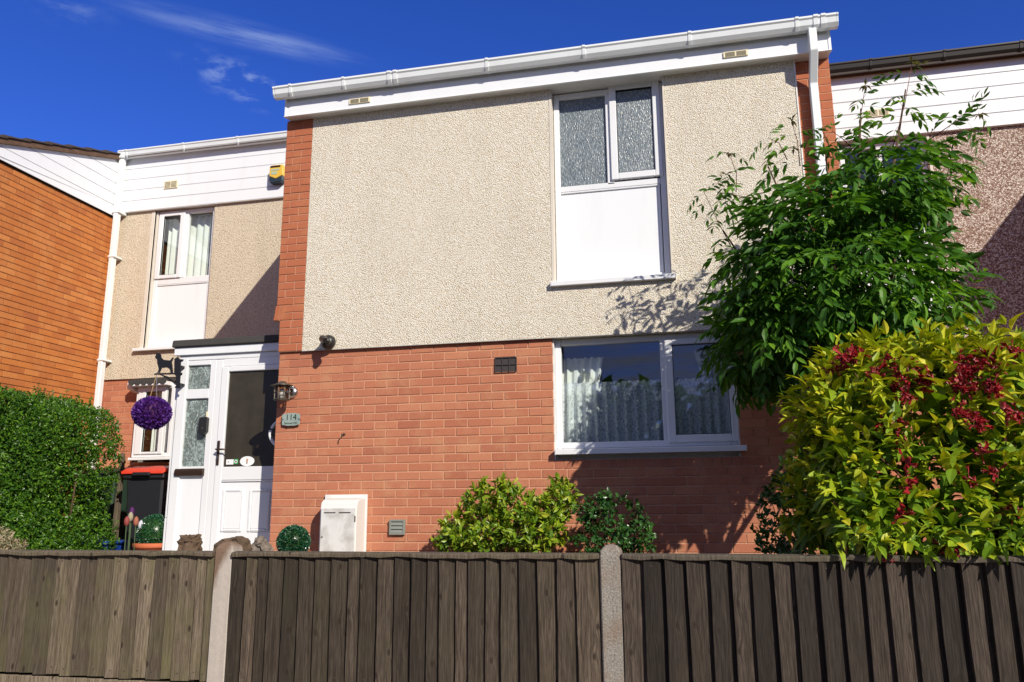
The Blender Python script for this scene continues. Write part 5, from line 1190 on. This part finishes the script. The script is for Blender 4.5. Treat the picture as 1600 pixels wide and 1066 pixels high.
bush('rose_bush', 'dark glossy green bush below the left end of the wide window', 'bush',
     [L3(960, 815, Yb, .28, .24, .20), L3(930, 800, Yb, .16, .18, .14), L3(990, 835, Yb, .18, .2, .14), L3(950, 850, Yb, .3, .24, .16), L3(945, 785, Yb, .1, .14, .08)],
     (3.25, Yb, -.06), 330, 'leaf_rose', .042, .028, 6, 42, .4, round_=3)
bush('dark_bush', 'low shaded bush between the brick wall and the golden shrub', 'bush',
     [L3(1235, 800, -1.5, .2, .24, .28), L3(1260, 760, -1.5, .2, .24, .22), L3(1225, 840, -1.6, .18, .2, .14)], (4.6, -1.5, -.06), 260, 'leaf_rose', .045, .026, 6, 43)
bush('variegated_bush', 'cream and pink variegated bush at the left edge behind the fence', 'bush',
     [L3(-5, 850, -2.2, .10, .12, .10), L3(15, 858, -2.2, .09, .12, .07)], (at(0, 850, -2.2).x, -2.2, -.06), 260, 'leaf_variegated', .028, .012, 6, 44)

# ---- privet hedge
rr = random.Random(77)
hx1 = at(130, 700, .2).x; hedge = thing('privet_hedge', 'clipped green privet hedge in front of the orange brick wall', 'hedge', (-3, .2, -.06))
mb = MB(); st = MB()
HT = at(70, 626, .0).z; hx0 = -4.05
def hedge_pt():
    f = rr.random()
    if f < .60: return Vector((rr.uniform(hx0, hx1), -.38+abs(rr.gauss(0, .13)), rr.uniform(-.05, HT))), Vector((0, -1, .25))
    if f < .80: return Vector((rr.uniform(hx0, hx1), rr.uniform(-.38, .75), HT-abs(rr.gauss(0, .05)))), Vector((0, -.2, 1))
    return Vector((hx1-abs(rr.gauss(0, .06)), rr.uniform(-.38, .75), rr.uniform(-.05, HT))), Vector((1, -.3, .2))
nl = 0
while nl < 72000:
    p, n = hedge_pt(); q = p*2.2; bulge = .07*math.sin(p.x*5.3+1)*math.sin(p.z*6.1)+.05*math.sin(p.x*11+p.z*9)
    p = p+n*bulge
    if p.z > HT-.25: p.x -= 0
    cor = max(0, (p.x-(hx1-.28))/.28); p.z -= cor*cor*.26*(p.z/HT)      # rounded end
    ax = (n+Vector((0, 0, .5))+V3(rr, .5)).normalized(); rv = rr.random()
    L = rr.uniform(.03, .09)
    for j in range(6):
        dd = (ax*.5+V3(rr, .65)).normalized(); s = dd.cross(V3(rr)).normalized(); b = p+ax*L*(j/5.0-.3); a = rr.uniform(.026, .042); wd = a*.5; nn = s.cross(dd)*a*.12
        mb.add([b, b+dd*a*.5+s*wd*.5+nn, b+dd*a, b+dd*a*.5-s*wd*.5+nn], [(0, 1, 2), (0, 2, 3)], min(.97, max(.03, rv*.55+rr.random()*.45))); nl += 1
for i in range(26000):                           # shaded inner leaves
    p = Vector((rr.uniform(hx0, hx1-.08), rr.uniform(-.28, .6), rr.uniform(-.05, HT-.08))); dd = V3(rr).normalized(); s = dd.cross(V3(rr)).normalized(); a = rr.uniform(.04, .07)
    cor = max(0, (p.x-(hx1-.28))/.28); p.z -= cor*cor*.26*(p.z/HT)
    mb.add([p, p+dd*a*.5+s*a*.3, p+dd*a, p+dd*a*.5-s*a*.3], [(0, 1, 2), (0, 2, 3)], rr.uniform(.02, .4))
for i in range(40):                              # loose shoots above the clipped top
    x = rr.uniform(hx0+.3, hx1-.05); z0 = HT-.02; h = rr.uniform(.06, .16); b0 = Vector((x, rr.uniform(-.3, .3), z0)); e = b0+Vector((rr.gauss(0, .04), rr.gauss(0, .03), h)); st.tube([b0, e], .002, 4)
    for j in range(14):
        p = b0.lerp(e, rr.random()); dd = (Vector((0, 0, .3))+V3(rr, .6)).normalized(); s = dd.cross(V3(rr)).normalized(); a = rr.uniform(.026, .04)
        mb.add([p, p+dd*a*.5+s*a*.25, p+dd*a, p+dd*a*.5-s*a*.25], [(0, 1, 2), (0, 2, 3)], rr.uniform(.5, .97))
for i in range(14):
    x = rr.uniform(hx0+.1, hx1-.15); st.tube([(x, .3, -.06), (x+rr.gauss(0, .1), .2+rr.gauss(0, .12), HT*.5), (x+rr.gauss(0, .15), .2+rr.gauss(0, .2), HT-.05)], [.014, .009, .004], 5)
st.build('stems', 'twig', hedge, 0, True)
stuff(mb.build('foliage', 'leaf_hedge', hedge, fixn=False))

# ------------------------------------------------------------------ trees across the road (behind the camera, met in the window reflections)
rr = random.Random(91); mb = MB()
for i in range(16):
    x0 = -26+i*4.0+rr.uniform(-1, 1); h = rr.uniform(4.5, 7.0)
    for j in range(420):
        d = V3(rr).normalized(); k = rr.uniform(.6, 1); p = Vector((x0+d.x*2.8*k, -30+d.y*2.2*k, ROAD+h*.55+d.z*h*.5*k)); dd = V3(rr).normalized(); s_ = dd.cross(V3(rr)).normalized()
        mb.add([p, p+dd*.5+s_*.35, p+dd, p+dd*.5-s_*.35], [(0, 1, 2), (0, 2, 3)], rr.random()*.9+.05)
stuff(tag(mb.build('distant_trees', 'leaf_hedge', None, fixn=False), 'row of green trees across the road, met only in window reflections', 'trees'))
